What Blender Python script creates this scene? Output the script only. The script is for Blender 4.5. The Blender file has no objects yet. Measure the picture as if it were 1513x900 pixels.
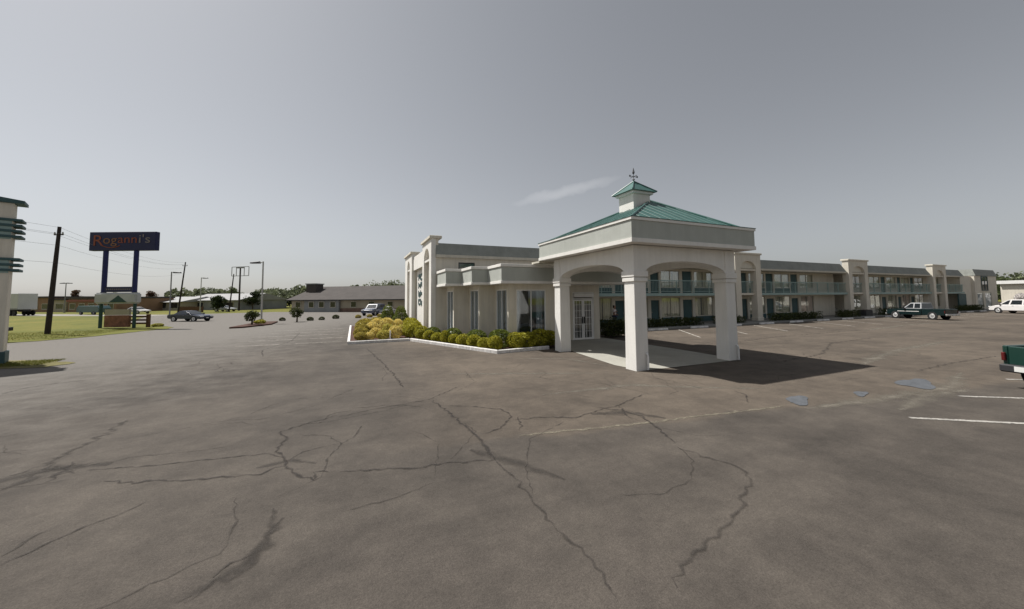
import bpy, bmesh, math, random
import numpy as np
from mathutils import Vector, Matrix
R = math.radians
scene = bpy.context.scene
COL = scene.collection
# World axes: +X runs along the motel front, +Y into the building, origin at the near canopy column.

# ------------------------------------------------------------------ camera
cd = bpy.data.cameras.new('camera'); cam = bpy.data.objects.new('camera', cd); COL.objects.link(cam)
th, pitch, roll = R(23.4), R(3.5), R(-.51)
cd.sensor_fit = 'HORIZONTAL'; cd.sensor_width = 36; cd.lens = 534 / 1513 * 36
cd.shift_y = -(450 - 407.4) / 1513; cd.clip_start = .1; cd.clip_end = 6000
c, s = math.cos(pitch), math.sin(pitch); cr, sr = math.cos(roll), math.sin(roll)
M = np.array([[cr, -sr, 0], [sr, cr, 0], [0, 0, 1]]) @ np.array([[1, 0, 0], [0, s, -c], [0, c, s]])
L = np.array([[math.cos(th), math.sin(th), 0], [-math.sin(th), math.cos(th), 0], [0, 0, 1]])
r_, u_, b_ = L @ M[0], L @ -M[1], L @ -M[2]
cam.matrix_world = Matrix(((r_[0], u_[0], b_[0], -8.683), (r_[1], u_[1], b_[1], -9.614), (r_[2], u_[2], b_[2], 2.5), (0, 0, 0, 1)))
scene.camera = cam

# ------------------------------------------------------------------ sky and sun
ELEV = R(56.7)
w = bpy.data.worlds.new('World'); scene.world = w; w.use_nodes = True
nt = w.node_tree; nt.nodes.clear()
out = nt.nodes.new('ShaderNodeOutputWorld'); bg = nt.nodes.new('ShaderNodeBackground')
sky = nt.nodes.new('ShaderNodeTexSky'); sky.sky_type = 'NISHITA'; sky.sun_disc = False
sky.sun_elevation = ELEV; sky.sun_rotation = R(-45); sky.air_density = 1.0; sky.dust_density = 1.2; sky.ozone_density = 1.0
hs = nt.nodes.new('ShaderNodeHueSaturation'); hs.inputs['Saturation'].default_value = .25
nt.links.new(sky.outputs[0], hs.inputs['Color'])
# one thin streak of high cloud
tc = nt.nodes.new('ShaderNodeTexCoord')
def wm(op, a, b=None):
    n = nt.nodes.new('ShaderNodeMath'); n.operation = op
    for i, v in enumerate((a, b)):
        if v is None: continue
        if isinstance(v, (int, float)): n.inputs[i].default_value = v
        else: nt.links.new(v, n.inputs[i])
    return n.outputs[0]
def wdot(v):
    n = nt.nodes.new('ShaderNodeVectorMath'); n.operation = 'DOT_PRODUCT'
    nt.links.new(tc.outputs['Generated'], n.inputs[0]); n.inputs[1].default_value = v
    return n.outputs['Value']
def px_dir(x, y):
    v = L @ (M.T @ np.array([(x - 756.5) / 534, (y - 407.4) / 534, 1])); return v / np.linalg.norm(v)
d0 = px_dir(835, 283); d1 = px_dir(915, 262); ax = d1 - d0; ax /= np.linalg.norm(ax); ay = np.cross(d0, ax)
nz = nt.nodes.new('ShaderNodeTexNoise'); nz.inputs['Scale'].default_value = 22; nz.inputs['Detail'].default_value = 5
nt.links.new(tc.outputs['Generated'], nz.inputs['Vector'])
u = wdot(ax); v = wdot(ay)
uu = wm('MULTIPLY', wm('SUBTRACT', u, float(ax @ d0)), 6.6)
vv = wm('MULTIPLY', wm('ADD', wm('SUBTRACT', v, float(ay @ d0)), wm('MULTIPLY', wm('SUBTRACT', nz.outputs[0], .5), .03)), 58)
rr = wm('ADD', wm('MULTIPLY', uu, uu), wm('MULTIPLY', vv, vv))
cl = wm('MULTIPLY', wm('MAXIMUM', wm('SUBTRACT', 1.0, rr), 0.0), wm('GREATER_THAN', wdot(d0), .5))
mx = nt.nodes.new('ShaderNodeMixRGB'); mx.blend_type = 'ADD'
nt.links.new(wm('MULTIPLY', cl, .13), mx.inputs[0]); nt.links.new(hs.outputs[0], mx.inputs[1]); mx.inputs[2].default_value = (9, 8.6, 8.2, 1)
nt.links.new(mx.outputs[0], bg.inputs[0]); bg.inputs[1].default_value = .072
nt.links.new(bg.outputs[0], out.inputs[0])
sd = bpy.data.lights.new('sun', 'SUN'); sd.energy = 5.0; sd.angle = R(1.0); sd.color = (1, .965, .91)
sun = bpy.data.objects.new('sun', sd); COL.objects.link(sun)
sdir = Vector((math.cos(ELEV) * math.sin(R(-45)), math.cos(ELEV) * math.cos(R(-45)), math.sin(ELEV)))
sun.rotation_euler = sdir.to_track_quat('Z', 'Y').to_euler(); sun.location = (-20, 20, 40)
scene.view_settings.view_transform = 'Standard'; scene.view_settings.look = 'None'
scene.view_settings.exposure = .3; scene.view_settings.gamma = 1
scene.render.engine = 'CYCLES'; scene.render.resolution_x = 1024; scene.render.resolution_y = 609

# ------------------------------------------------------------------ materials
MATS = {}
def mat(name, col, rough=.8, var=.12, scale=3., fine=0., bump=0., bscale=60., metal=0., spec=.3, island=0., col2=None, emit=None):
    m = bpy.data.materials.new(name); m.use_nodes = True; n = m.node_tree.nodes; l = m.node_tree.links
    p = n['Principled BSDF']; p.inputs['Roughness'].default_value = rough; p.inputs['Metallic'].default_value = metal
    p.inputs['Specular IOR Level'].default_value = spec
    t = n.new('ShaderNodeTexCoord')
    a = n.new('ShaderNodeTexNoise'); a.inputs['Scale'].default_value = scale; a.inputs['Detail'].default_value = 6; a.inputs['Roughness'].default_value = .6
    l.new(t.outputs['Object'], a.inputs['Vector'])
    rp = n.new('ShaderNodeValToRGB'); rp.color_ramp.elements[0].position = .3; rp.color_ramp.elements[1].position = .7
    k0 = [max(0, x * (1 - var)) for x in col]; k1 = [min(1, x * (1 + var)) for x in (col2 or col)]
    rp.color_ramp.elements[0].color = (*k0, 1); rp.color_ramp.elements[1].color = (*k1, 1)
    l.new(a.outputs[0], rp.inputs[0]); o = rp.outputs[0]
    if fine:
        f = n.new('ShaderNodeTexNoise'); f.inputs['Scale'].default_value = bscale; f.inputs['Detail'].default_value = 3
        l.new(t.outputs['Object'], f.inputs['Vector'])
        mr = n.new('ShaderNodeMapRange'); mr.inputs[1].default_value = .3; mr.inputs[2].default_value = .7
        mr.inputs[3].default_value = 1 - fine; mr.inputs[4].default_value = 1 + fine; l.new(f.outputs[0], mr.inputs[0])
        mm = n.new('ShaderNodeMixRGB'); mm.blend_type = 'MULTIPLY'; mm.inputs[0].default_value = 1
        l.new(o, mm.inputs[1]); l.new(mr.outputs[0], mm.inputs[2]); o = mm.outputs[0]
    if island:
        g = n.new('ShaderNodeNewGeometry'); mr = n.new('ShaderNodeMapRange'); mr.inputs[3].default_value = 1 - island; mr.inputs[4].default_value = 1 + island
        l.new(g.outputs['Random Per Island'], mr.inputs[0])
        mm = n.new('ShaderNodeMixRGB'); mm.blend_type = 'MULTIPLY'; mm.inputs[0].default_value = 1
        l.new(o, mm.inputs[1]); l.new(mr.outputs[0], mm.inputs[2]); o = mm.outputs[0]
    l.new(o, p.inputs['Base Color'])
    if bump:
        bn = n.new('ShaderNodeTexNoise'); bn.inputs['Scale'].default_value = bscale; bn.inputs['Detail'].default_value = 4
        l.new(t.outputs['Object'], bn.inputs['Vector'])
        bb = n.new('ShaderNodeBump'); bb.inputs['Strength'].default_value = bump; bb.inputs['Distance'].default_value = .02
        l.new(bn.outputs[0], bb.inputs['Height']); l.new(bb.outputs[0], p.inputs['Normal'])
    MATS[name] = m; return m
def leafmat(name, col, col2, var=.2):
    m = mat(name, col, .6, var, 1.3, island=.45, col2=col2, spec=.2)
    n = m.node_tree.nodes; l = m.node_tree.links; p = n['Principled BSDF']
    tr = n.new('ShaderNodeBsdfTranslucent'); tr.inputs[0].default_value = (*[min(1, x * 1.3) for x in col2], 1)
    ms = n.new('ShaderNodeMixShader'); ms.inputs[0].default_value = .22
    l.new(p.outputs[0], ms.inputs[1]); l.new(tr.outputs[0], ms.inputs[2]); l.new(ms.outputs[0], n['Material Output'].inputs[0])
def glass(name, tint=(.75, .8, .8), refl=.16, dark=0.0):
    m = bpy.data.materials.new(name); m.use_nodes = True; n = m.node_tree.nodes; l = m.node_tree.links; n.remove(n['Principled BSDF'])
    t = n.new('ShaderNodeBsdfTransparent'); t.inputs[0].default_value = (*tint, 1)
    g = n.new('ShaderNodeBsdfGlossy'); g.inputs['Roughness'].default_value = .03; g.inputs[0].default_value = (.9, .92, .95, 1)
    f = n.new('ShaderNodeFresnel'); f.inputs[0].default_value = 1.5
    a = n.new('ShaderNodeMath'); a.operation = 'MULTIPLY_ADD'; a.inputs[1].default_value = .35; a.inputs[2].default_value = refl; l.new(f.outputs[0], a.inputs[0])
    ms = n.new('ShaderNodeMixShader'); l.new(a.outputs[0], ms.inputs[0]); l.new(t.outputs[0], ms.inputs[1]); l.new(g.outputs[0], ms.inputs[2])
    l.new(ms.outputs[0], n['Material Output'].inputs[0]); MATS[name] = m

mat('stucco', (.68, .635, .545), .9, .07, .6, fine=.05, bump=.25, bscale=90)
mat('stucco_light', (.76, .74, .70), .9, .06, .7, fine=.04, bump=.25, bscale=90)
mat('white_paint', (.78, .77, .75), .6, .07, 1.5)
mat('kerb_paint', (.72, .70, .68), .8, .22, 4, fine=.15, bscale=30)
mat('fascia', (.42, .435, .40), .9, .07, .8, fine=.05, bump=.3, bscale=70)
mat('mansard', (.26, .272, .252), .85, .12, 1.2, fine=.1, bscale=25)
mat('trim', (.56, .53, .45), .8, .08, 1)
mat('roof_metal', (.05, .13, .115), .42, .15, 1.5, spec=.5)
mat('teal', (.05, .10, .105), .6, .12, 2)
mat('teal_light', (.27, .37, .35), .6, .1, 2)
mat('navy', (.012, .014, .062), .45, .1, 2)
mat('post_blue', (.014, .018, .10), .45, .1, 2); mat('sign_red', (.24, .06, .03), .5, .1, 5); mat('sign_gold', (.22, .10, .05), .5, .1, 5); mat('sign_pale', (.20, .17, .17), .5, .1, 5)
mat('sign_grey', (.44, .45, .46), .6, .12, 2); mat('sign_green', (.03, .07, .06), .6, .1, 2)
mat('orange_board', (.22, .10, .06), .8, .4, 2.5, fine=.2, bscale=9)
mat('wood_dark', (.035, .028, .026), .9, .25, 5, fine=.2, bscale=30)
mat('wood_rust', (.11, .06, .035), .9, .25, 5)
mat('pole_grey', (.22, .22, .22), .6, .12, 2); mat('pole_light', (.42, .42, .40), .5, .1, 2)
mat('lamp_head', (.10, .10, .11), .5, .1, 3)
mat('wire', (.16, .16, .165), .6, .05)
mat('concrete', (.34, .33, .29), .9, .12, .8, fine=.1, bump=.15, bscale=40)
mat('walk', (.22, .215, .20), .9, .12, .8, fine=.1)
mat('road', (.24, .225, .20), .9, .1, .2, fine=.08)
mat('mulch', (.075, .038, .028), .95, .35, 12, bump=.8, bscale=25)
mat('crack', (.040, .035, .032), .95, .3, 3, fine=.3, bscale=60)
mat('crack_faint', (.050, .044, .039), .95, .3, 3, fine=.3, bscale=60)
mat('patch', (.088, .094, .104), .9, .2, 4, fine=.2, bscale=50)
mat('pale', (.17, .15, .115), .9, .25, 4, fine=.3, bscale=40)
mat('stain', (.050, .044, .039), .9, .2, 3)
mat('scuff', (.165, .148, .122), .9, .2, 3, fine=.2, bscale=30)
mat('line_paint', (.32, .305, .28), .85, .3, 5, fine=.3, bscale=25)
mat('line_worn', (.42, .395, .35), .9, .35, 4, fine=.4, bscale=12)
mat('tar_roof', (.16, .145, .14), .9, .12, .6, fine=.1)
mat('shingle', (.068, .060, .056), .9, .14, .7, fine=.14, bscale=18)
mat('brick', (.20, .13, .10), .9, .2, 1.2); mat('brick_orange', (.27, .17, .11), .9, .2, .4); mat('tan_wall', (.38, .34, .26), .9, .12, .5)
mat('grey_wall', (.26, .27, .27), .8, .12, .6); mat('shed_roof', (.28, .28, .28), .7, .1, .6)
mat('trailer_white', (.52, .53, .54), .5, .06, .6)
mat('rubber', (.018, .018, .019), .85, .1, 6); mat('rim', (.62, .62, .62), .35, .05, metal=.4)
mat('dark_plastic', (.03, .03, .032), .6, .1, 4); mat('chrome', (.6, .6, .6), .25, .05, metal=.8)
mat('plate', (.65, .65, .63), .5, .05); mat('tail_red', (.10, .012, .012), .3, .05); mat('lamp_clear', (.7, .7, .68), .2, .05)
for nme, cc in dict(paint_green=(.008, .036, .028), paint_dark=(.008, .019, .020), paint_navy=(.012, .018, .05), paint_slate=(.09, .11, .17), paint_white=(.72, .70, .69), paint_teal=(.05, .10, .11), paint_silver=(.42, .43, .44), paint_red=(.08, .02, .02)).items():
    mat(nme, cc, .2, .05, 2, spec=.7)
mat('car_glass', (.018, .022, .026), .06, .05, 2, spec=.8)
mat('curtain', (.78, .70, .52), .9, .08, 2); mat('curtain_pink', (.78, .58, .48), .9, .08, 2); mat('curtain_grey', (.60, .60, .60), .9, .1, 2)
mat('interior', (.46, .43, .37), .9, .15, 1); mat('sofa', (.10, .06, .04), .9, .2, 3); mat('chair_blue', (.10, .13, .16), .9, .2, 3)
mat('dark_void', (.03, .03, .032), .9, .1)
mat('skin', (.30, .18, .13), .6, .05); mat('shirt', (.62, .56, .54), .9, .1, 5); mat('denim', (.03, .04, .08), .9, .2, 8); mat('hair', (.012, .009, .008), .7, .1)
mat('bark', (.09, .065, .045), .95, .25, 6)
leafmat('leaf_shrub', (.17, .175, .018), (.40, .37, .04))
leafmat('leaf_gold', (.46, .38, .10), (.74, .63, .24), .15)
leafmat('leaf_gold_green', (.30, .28, .06), (.56, .50, .13), .15)
leafmat('leaf_olive', (.20, .17, .035), (.40, .33, .07), .15)
leafmat('leaf_dark', (.014, .024, .010), (.035, .05, .018))
leafmat('leaf_cone', (.06, .085, .016), (.15, .18, .03))
leafmat('leaf_tree', (.035, .055, .022), (.085, .11, .04))
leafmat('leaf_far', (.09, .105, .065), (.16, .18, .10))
leafmat('leaf_hedge', (.022, .035, .012), (.06, .07, .018))
leafmat('leaf_brown', (.07, .045, .03), (.12, .07, .04))
leafmat('leaf_white', (.55, .52, .50), (.75, .72, .70))
leafmat('grass_blade', (.08, .09, .016), (.15, .155, .03))
def weather(name, amt):
    # rain streaks and grime running down the render coat
    m = MATS[name]; n = m.node_tree.nodes; l = m.node_tree.links; p = n['Principled BSDF']; src = p.inputs['Base Color'].links[0].from_socket
    t = n.new('ShaderNodeTexCoord'); mp = n.new('ShaderNodeMapping'); mp.inputs['Scale'].default_value = (3.2, 3.2, .28); l.new(t.outputs['Object'], mp.inputs[0])
    q = n.new('ShaderNodeTexNoise'); q.inputs['Scale'].default_value = 1.6; q.inputs['Detail'].default_value = 6; q.inputs['Roughness'].default_value = .7; l.new(mp.outputs[0], q.inputs['Vector'])
    mr = n.new('ShaderNodeMapRange'); mr.inputs[1].default_value = .35; mr.inputs[2].default_value = .6; mr.inputs[3].default_value = 1 - amt; mr.inputs[4].default_value = 1.0; l.new(q.outputs[0], mr.inputs[0])
    mm = n.new('ShaderNodeMixRGB'); mm.blend_type = 'MULTIPLY'; mm.inputs[0].default_value = 1; l.new(src, mm.inputs[1]); l.new(mr.outputs[0], mm.inputs[2]); l.new(mm.outputs[0], p.inputs['Base Color'])
for nn, am in (('stucco', .12), ('stucco_light', .07), ('fascia', .06), ('kerb_paint', .3), ('mansard', .07), ('trim', .15), ('roof_metal', .2)): weather(nn, am)
def soften(name, lo, hi, sc):
    # worn, ragged edges: coverage falls off across the strip and is broken up by noise
    m = MATS[name]; n = m.node_tree.nodes; l = m.node_tree.links; uv = n.new('ShaderNodeUVMap'); sp = n.new('ShaderNodeSeparateXYZ'); l.new(uv.outputs[0], sp.inputs[0])
    t = n.new('ShaderNodeTexCoord'); q = n.new('ShaderNodeTexNoise'); q.inputs['Scale'].default_value = sc; q.inputs['Detail'].default_value = 5; l.new(t.outputs['Object'], q.inputs['Vector'])
    a = n.new('ShaderNodeMath'); a.operation = 'PINGPONG'; a.inputs[1].default_value = .5; l.new(sp.outputs[1], a.inputs[0])
    b = n.new('ShaderNodeMath'); b.operation = 'ADD'; l.new(a.outputs[0], b.inputs[0]); l.new(q.outputs[0], b.inputs[1])
    mr = n.new('ShaderNodeMapRange'); mr.inputs[1].default_value = lo; mr.inputs[2].default_value = hi; l.new(b.outputs[0], mr.inputs[0]); l.new(mr.outputs[0], n['Principled BSDF'].inputs['Alpha'])
soften('crack', .62, 1.22, 7); soften('crack_faint', .66, 1.35, 5); soften('stain', .6, 1.4, 4); soften('pale', .55, 1.1, 6); soften('scuff', .62, 1.25, 2.2); soften('line_worn', .5, .85, 5); soften('line_paint', .42, .62, 14)
glass('window_glass', (.93, .95, .95), .03); glass('lobby_glass', (.84, .88, .90), .09)

def ground_mat(name, stops, big, mid, speck, bump, streak=None, old=None):
    m = bpy.data.materials.new(name); m.use_nodes = True; n = m.node_tree.nodes; l = m.node_tree.links; p = n['Principled BSDF']
    p.inputs['Roughness'].default_value = .92; p.inputs['Specular IOR Level'].default_value = .2
    t = n.new('ShaderNodeTexCoord')
    def noise(sc, det=6, rough=.6, vec=None):
        q = n.new('ShaderNodeTexNoise'); q.inputs['Scale'].default_value = sc; q.inputs['Detail'].default_value = det; q.inputs['Roughness'].default_value = rough
        l.new(vec or t.outputs['Object'], q.inputs['Vector']); return q.outputs[0]
    a = noise(big, 5, .55); b = noise(mid, 6, .65)
    ad = n.new('ShaderNodeMath'); ad.operation = 'MULTIPLY_ADD'; ad.inputs[1].default_value = .45; l.new(b, ad.inputs[0]); 
    a2 = n.new('ShaderNodeMath'); a2.operation = 'MULTIPLY'; a2.inputs[1].default_value = .55; l.new(a, a2.inputs[0]); l.new(a2.outputs[0], ad.inputs[2])
    val = ad.outputs[0]
    if streak:
        mp = n.new('ShaderNodeMapping'); mp.inputs['Rotation'].default_value = (0, 0, R(streak)); mp.inputs['Scale'].default_value = (.12, 1.1, 1)
        l.new(t.outputs['Object'], mp.inputs[0]); q = noise(1.1, 5, .6, mp.outputs[0])
        k = n.new('ShaderNodeMath'); k.operation = 'MULTIPLY_ADD'; k.inputs[1].default_value = .22; k.inputs[2].default_value = -.11; l.new(q, k.inputs[0])
        k2 = n.new('ShaderNodeMath'); k2.operation = 'ADD'; l.new(val, k2.inputs[0]); l.new(k.outputs[0], k2.inputs[1]); val = k2.outputs[0]
    rp = n.new('ShaderNodeValToRGB'); e = rp.color_ramp.elements
    e[0].position, e[0].color = stops[0][0], (*stops[0][1], 1); e[1].position, e[1].color = stops[-1][0], (*stops[-1][1], 1)
    for ps, cl_ in stops[1:-1]:
        q = e.new(ps); q.color = (*cl_, 1)
    l.new(val, rp.inputs[0]); o = rp.outputs[0]
    if old:   # older, greyer surfacing along the driveway side of the lot, blending over several metres
        sx_ = n.new('ShaderNodeSeparateXYZ'); l.new(t.outputs['Object'], sx_.inputs[0])
        q = n.new('ShaderNodeMath'); q.operation = 'MULTIPLY_ADD'; q.inputs[1].default_value = -.075; l.new(sx_.outputs[0], q.inputs[0])
        q3 = n.new('ShaderNodeMath'); q3.operation = 'MULTIPLY_ADD'; q3.inputs[1].default_value = .025; q3.inputs[2].default_value = -1.05; l.new(sx_.outputs[1], q3.inputs[0]); l.new(q3.outputs[0], q.inputs[2])
        q2 = n.new('ShaderNodeMath'); q2.operation = 'MULTIPLY_ADD'; q2.inputs[1].default_value = .9; l.new(b, q2.inputs[0]); l.new(q.outputs[0], q2.inputs[2])
        mr = n.new('ShaderNodeMapRange'); mr.interpolation_type = 'SMOOTHSTEP'; mr.inputs[1].default_value = .3; mr.inputs[2].default_value = 1.3; l.new(q2.outputs[0], mr.inputs[0])
        mo = n.new('ShaderNodeMixRGB'); l.new(mr.outputs[0], mo.inputs[0]); l.new(o, mo.inputs[1]); mo.inputs[2].default_value = (*old, 1); o = mo.outputs[0]
        # browner, sun-bleached surfacing beyond the old paving joint by the canopy
        v1 = n.new('ShaderNodeMath'); v1.operation = 'MULTIPLY_ADD'; v1.inputs[1].default_value = .15; v1.inputs[2].default_value = 4.55; l.new(sx_.outputs[0], v1.inputs[0])
        v2 = n.new('ShaderNodeMath'); v2.operation = 'ADD'; l.new(v1.outputs[0], v2.inputs[0]); l.new(sx_.outputs[1], v2.inputs[1])
        v3 = n.new('ShaderNodeMath'); v3.operation = 'MULTIPLY_ADD'; v3.inputs[1].default_value = 1.2; l.new(noise(.5, 6, .7), v3.inputs[0]); l.new(v2.outputs[0], v3.inputs[2])
        mr = n.new('ShaderNodeMapRange'); mr.interpolation_type = 'SMOOTHSTEP'; mr.inputs[1].default_value = .45; mr.inputs[2].default_value = .85; l.new(v3.outputs[0], mr.inputs[0])
        gx = n.new('ShaderNodeMapRange'); gx.interpolation_type = 'SMOOTHSTEP'; gx.inputs[1].default_value = -9; gx.inputs[2].default_value = -5; gx.inputs[4].default_value = .75; l.new(sx_.outputs[0], gx.inputs[0])
        gm = n.new('ShaderNodeMath'); gm.operation = 'MULTIPLY'; l.new(mr.outputs[0], gm.inputs[0]); l.new(gx.outputs[0], gm.inputs[1])
        br_ = n.new('ShaderNodeMixRGB'); br_.blend_type = 'MULTIPLY'; l.new(gm.outputs[0], br_.inputs[0]); l.new(o, br_.inputs[1]); br_.inputs[2].default_value = (1.36, 1.28, 1.18, 1); o = br_.outputs[0]
        g5 = noise(5.5, 6, .75); mr = n.new('ShaderNodeMapRange'); mr.inputs[1].default_value = .3; mr.inputs[2].default_value = .7; mr.inputs[3].default_value = .88; mr.inputs[4].default_value = 1.12; l.new(g5, mr.inputs[0])
        mm = n.new('ShaderNodeMixRGB'); mm.blend_type = 'MULTIPLY'; mm.inputs[0].default_value = 1; l.new(o, mm.inputs[1]); l.new(mr.outputs[0], mm.inputs[2]); o = mm.outputs[0]
        g5 = noise(24, 3, .8); mr = n.new('ShaderNodeMapRange'); mr.inputs[1].default_value = .3; mr.inputs[2].default_value = .7; mr.inputs[3].default_value = .86; mr.inputs[4].default_value = 1.14; l.new(g5, mr.inputs[0])
        mm = n.new('ShaderNodeMixRGB'); mm.blend_type = 'MULTIPLY'; mm.inputs[0].default_value = 1; l.new(o, mm.inputs[1]); l.new(mr.outputs[0], mm.inputs[2]); o = mm.outputs[0]
    f = noise(speck, 2, .7); mr = n.new('ShaderNodeMapRange'); mr.inputs[1].default_value = .25; mr.inputs[2].default_value = .75; mr.inputs[3].default_value = .72; mr.inputs[4].default_value = 1.28
    l.new(f, mr.inputs[0]); mm = n.new('ShaderNodeMixRGB'); mm.blend_type = 'MULTIPLY'; mm.inputs[0].default_value = 1; l.new(o, mm.inputs[1]); l.new(mr.outputs[0], mm.inputs[2])
    l.new(mm.outputs[0], p.inputs['Base Color'])
    bb = n.new('ShaderNodeBump'); bb.inputs['Strength'].default_value = bump; bb.inputs['Distance'].default_value = .01
    l.new(noise(speck * 1.3, 3, .7), bb.inputs['Height']); l.new(bb.outputs[0], p.inputs['Normal'])
    MATS[name] = m
ground_mat('asphalt', [(.33, (.046, .0405, .0355)), (.48, (.072, .0625, .0540)), (.63, (.100, .0865, .0735))], .2, 1.3, 60, .6, streak=-30, old=(.150, .139, .126))
ground_mat('grass_field', [(.34, (.065, .078, .010)), (.48, (.108, .112, .014)), (.62, (.165, .142, .026))], .12, .9, 8, .5)
ground_mat('dry_grass', [(.34, (.10, .09, .03)), (.5, (.14, .125, .05)), (.6, (.19, .165, .085))], .3, 1.5, 14, .8)

# ------------------------------------------------------------------ builders
class MB:
    def __init__(s): s.v = []; s.f = []
    def add(s, vs, fs):
        o = len(s.v); s.v += [tuple(map(float, p)) for p in vs]; s.f += [tuple(i + o for i in f) for f in fs]; return s
    def hexa(s, p): return s.add(p, [(3, 2, 1, 0), (4, 5, 6, 7), (0, 1, 5, 4), (1, 2, 6, 5), (2, 3, 7, 6), (3, 0, 4, 7)])
    def box(s, x0, x1, y0, y1, z0, z1):
        return s.hexa([(x0, y0, z0), (x1, y0, z0), (x1, y1, z0), (x0, y1, z0), (x0, y0, z1), (x1, y0, z1), (x1, y1, z1), (x0, y1, z1)])
    def prism(s, poly, z0, z1):
        n = len(poly); vs = [(x, y, z0) for x, y in poly] + [(x, y, z1) for x, y in poly]
        return s.add(vs, [tuple(range(n))[::-1], tuple(range(n, 2 * n))] + [(i, (i + 1) % n, n + (i + 1) % n, n + i) for i in range(n)])
    def sideprism(s, poly, y0, y1, yt0=None, yt1=None, zb=None, zt=None):
        # poly in (x,z), extruded over y; optional taper from zb to zt
        def yy(y, yt, z):
            if yt is None: return y
            k = min(1, max(0, (z - zb) / (zt - zb))); return y + (yt - y) * k
        n = len(poly); vs = [(x, yy(y0, yt0, z), z) for x, z in poly] + [(x, yy(y1, yt1, z), z) for x, z in poly]
        return s.add(vs, [tuple(range(n)), tuple(range(n, 2 * n))[::-1]] + [(i, n + i, n + (i + 1) % n, (i + 1) % n) for i in range(n)])
    def tube(s, pts, rad, n=8, cap=True):
        pts = [Vector(p) for p in pts]; rs = rad if isinstance(rad, (list, tuple)) else [rad] * len(pts); vs = []; fs = []
        for i, p in enumerate(pts):
            d = (pts[min(i + 1, len(pts) - 1)] - pts[max(i - 1, 0)]).normalized()
            a = d.cross(Vector((0, 0, 1)) if abs(d.z) < .95 else Vector((1, 0, 0))).normalized(); b = d.cross(a)
            for k in range(n):
                t = 2 * math.pi * k / n; vs.append(p + (a * math.cos(t) + b * math.sin(t)) * rs[i])
        for i in range(len(pts) - 1):
            for k in range(n): fs.append((i * n + k, i * n + (k + 1) % n, (i + 1) * n + (k + 1) % n, (i + 1) * n + k))
        if cap: fs += [tuple(range(n))[::-1], tuple(range((len(pts) - 1) * n, len(pts) * n))]
        return s.add(vs, fs)
    def lathe_y(s, prof, cx, cz, y0=0, n=20):
        # profile (y, r) turned about the y axis
        vs = []; fs = []
        for y, r in prof:
            for k in range(n): t = 2 * math.pi * k / n; vs.append((cx + r * math.cos(t), y0 + y, cz + r * math.sin(t)))
        for i in range(len(prof) - 1):
            for k in range(n): fs.append((i * n + k, i * n + (k + 1) % n, (i + 1) * n + (k + 1) % n, (i + 1) * n + k))
        fs += [tuple(range(n)), tuple(range((len(prof) - 1) * n, len(prof) * n))[::-1]]
        return s.add(vs, fs)
    def mesh(s, name, bevel=0, seg=1, smooth=False):
        bm = bmesh.new(); vs = [bm.verts.new(p) for p in s.v]
        for f in s.f:
            try: bm.faces.new([vs[i] for i in f])
            except ValueError: pass
        bmesh.ops.recalc_face_normals(bm, faces=bm.faces)
        if bevel: bmesh.ops.bevel(bm, geom=[e for e in bm.edges if len(e.link_faces) == 2 and e.calc_face_angle(0) > .3], offset=bevel, segments=seg, affect='EDGES', clamp_overlap=True)
        me = bpy.data.meshes.new(name); bm.to_mesh(me); bm.free()
        if smooth: me.shade_smooth()
        return me
    def build(s, name, m, parent=None, **k): return link(name, s.mesh(name, **k), m, parent)
def link(name, me, m, parent=None, loc=None):
    o = bpy.data.objects.new(name, me); COL.objects.link(o)
    if m and len(me.materials) == 0: me.materials.append(MATS[m])
    if parent:
        o.parent = parent
        if parent.get('wc'): o.location = -Vector(parent['wc'])
    if loc: o.location = loc
    return o
def tag(o, label, cat, group=None, kind=None):
    if label: o['label'] = label
    if cat: o['category'] = cat
    if group: o['group'] = group
    if kind: o['kind'] = kind
    return o
def thing(name, label, cat, loc=(0, 0, 0), rz=0, group=None, wc=False):
    # wc: children keep world coordinates
    o = bpy.data.objects.new(name, None); COL.objects.link(o); o.location = loc; o.rotation_euler = (0, 0, rz); o.empty_display_size = .3
    if wc: o['wc'] = list(loc)
    return tag(o, label, cat, group)
def copy_tree(o, parent=None):
    c = o.copy(); COL.objects.link(c)
    if parent: c.parent = parent
    for ch in o.children: copy_tree(ch, c)
    return c
def struct(name, me, m): return tag(link(name, me, m), None, None, None, 'structure')
def ax3(axis, u, t, z): return (u, t, z) if axis == 'a' else (t, u, z)
def abox(mb, axis, u0, u1, t0, t1, z0, z1):
    if axis == 'a': mb.box(u0, u1, t0, t1, z0, z1)
    else: mb.box(t0, t1, u0, u1, z0, z1)
def wall(mb, axis, t0, t1, u0, u1, z0, z1, ops=()):
    x = u0
    for (a, b, c0, c1) in sorted(ops):
        if a > x: abox(mb, axis, x, a, t0, t1, z0, z1)
        if c0 > z0: abox(mb, axis, a, b, t0, t1, z0, c0)
        if c1 < z1: abox(mb, axis, a, b, t0, t1, c1, z1)
        x = b
    if x < u1: abox(mb, axis, x, u1, t0, t1, z0, z1)
def arch(mb, axis, t0, t1, u0, u1, zs, rise, zt, n=16):
    mid, hf = (u0 + u1) / 2, (u1 - u0) / 2
    f = lambda u: zs + rise * math.sqrt(max(0, 1 - ((u - mid) / hf) ** 2))
    us = [mid - hf * math.cos(math.pi * i / n) for i in range(n + 1)]
    for p, q in zip(us, us[1:]):
        mb.hexa([ax3(axis, p, t0, f(p)), ax3(axis, q, t0, f(q)), ax3(axis, q, t1, f(q)), ax3(axis, p, t1, f(p)), ax3(axis, p, t0, zt), ax3(axis, q, t0, zt), ax3(axis, q, t1, zt), ax3(axis, p, t1, zt)])
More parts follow.
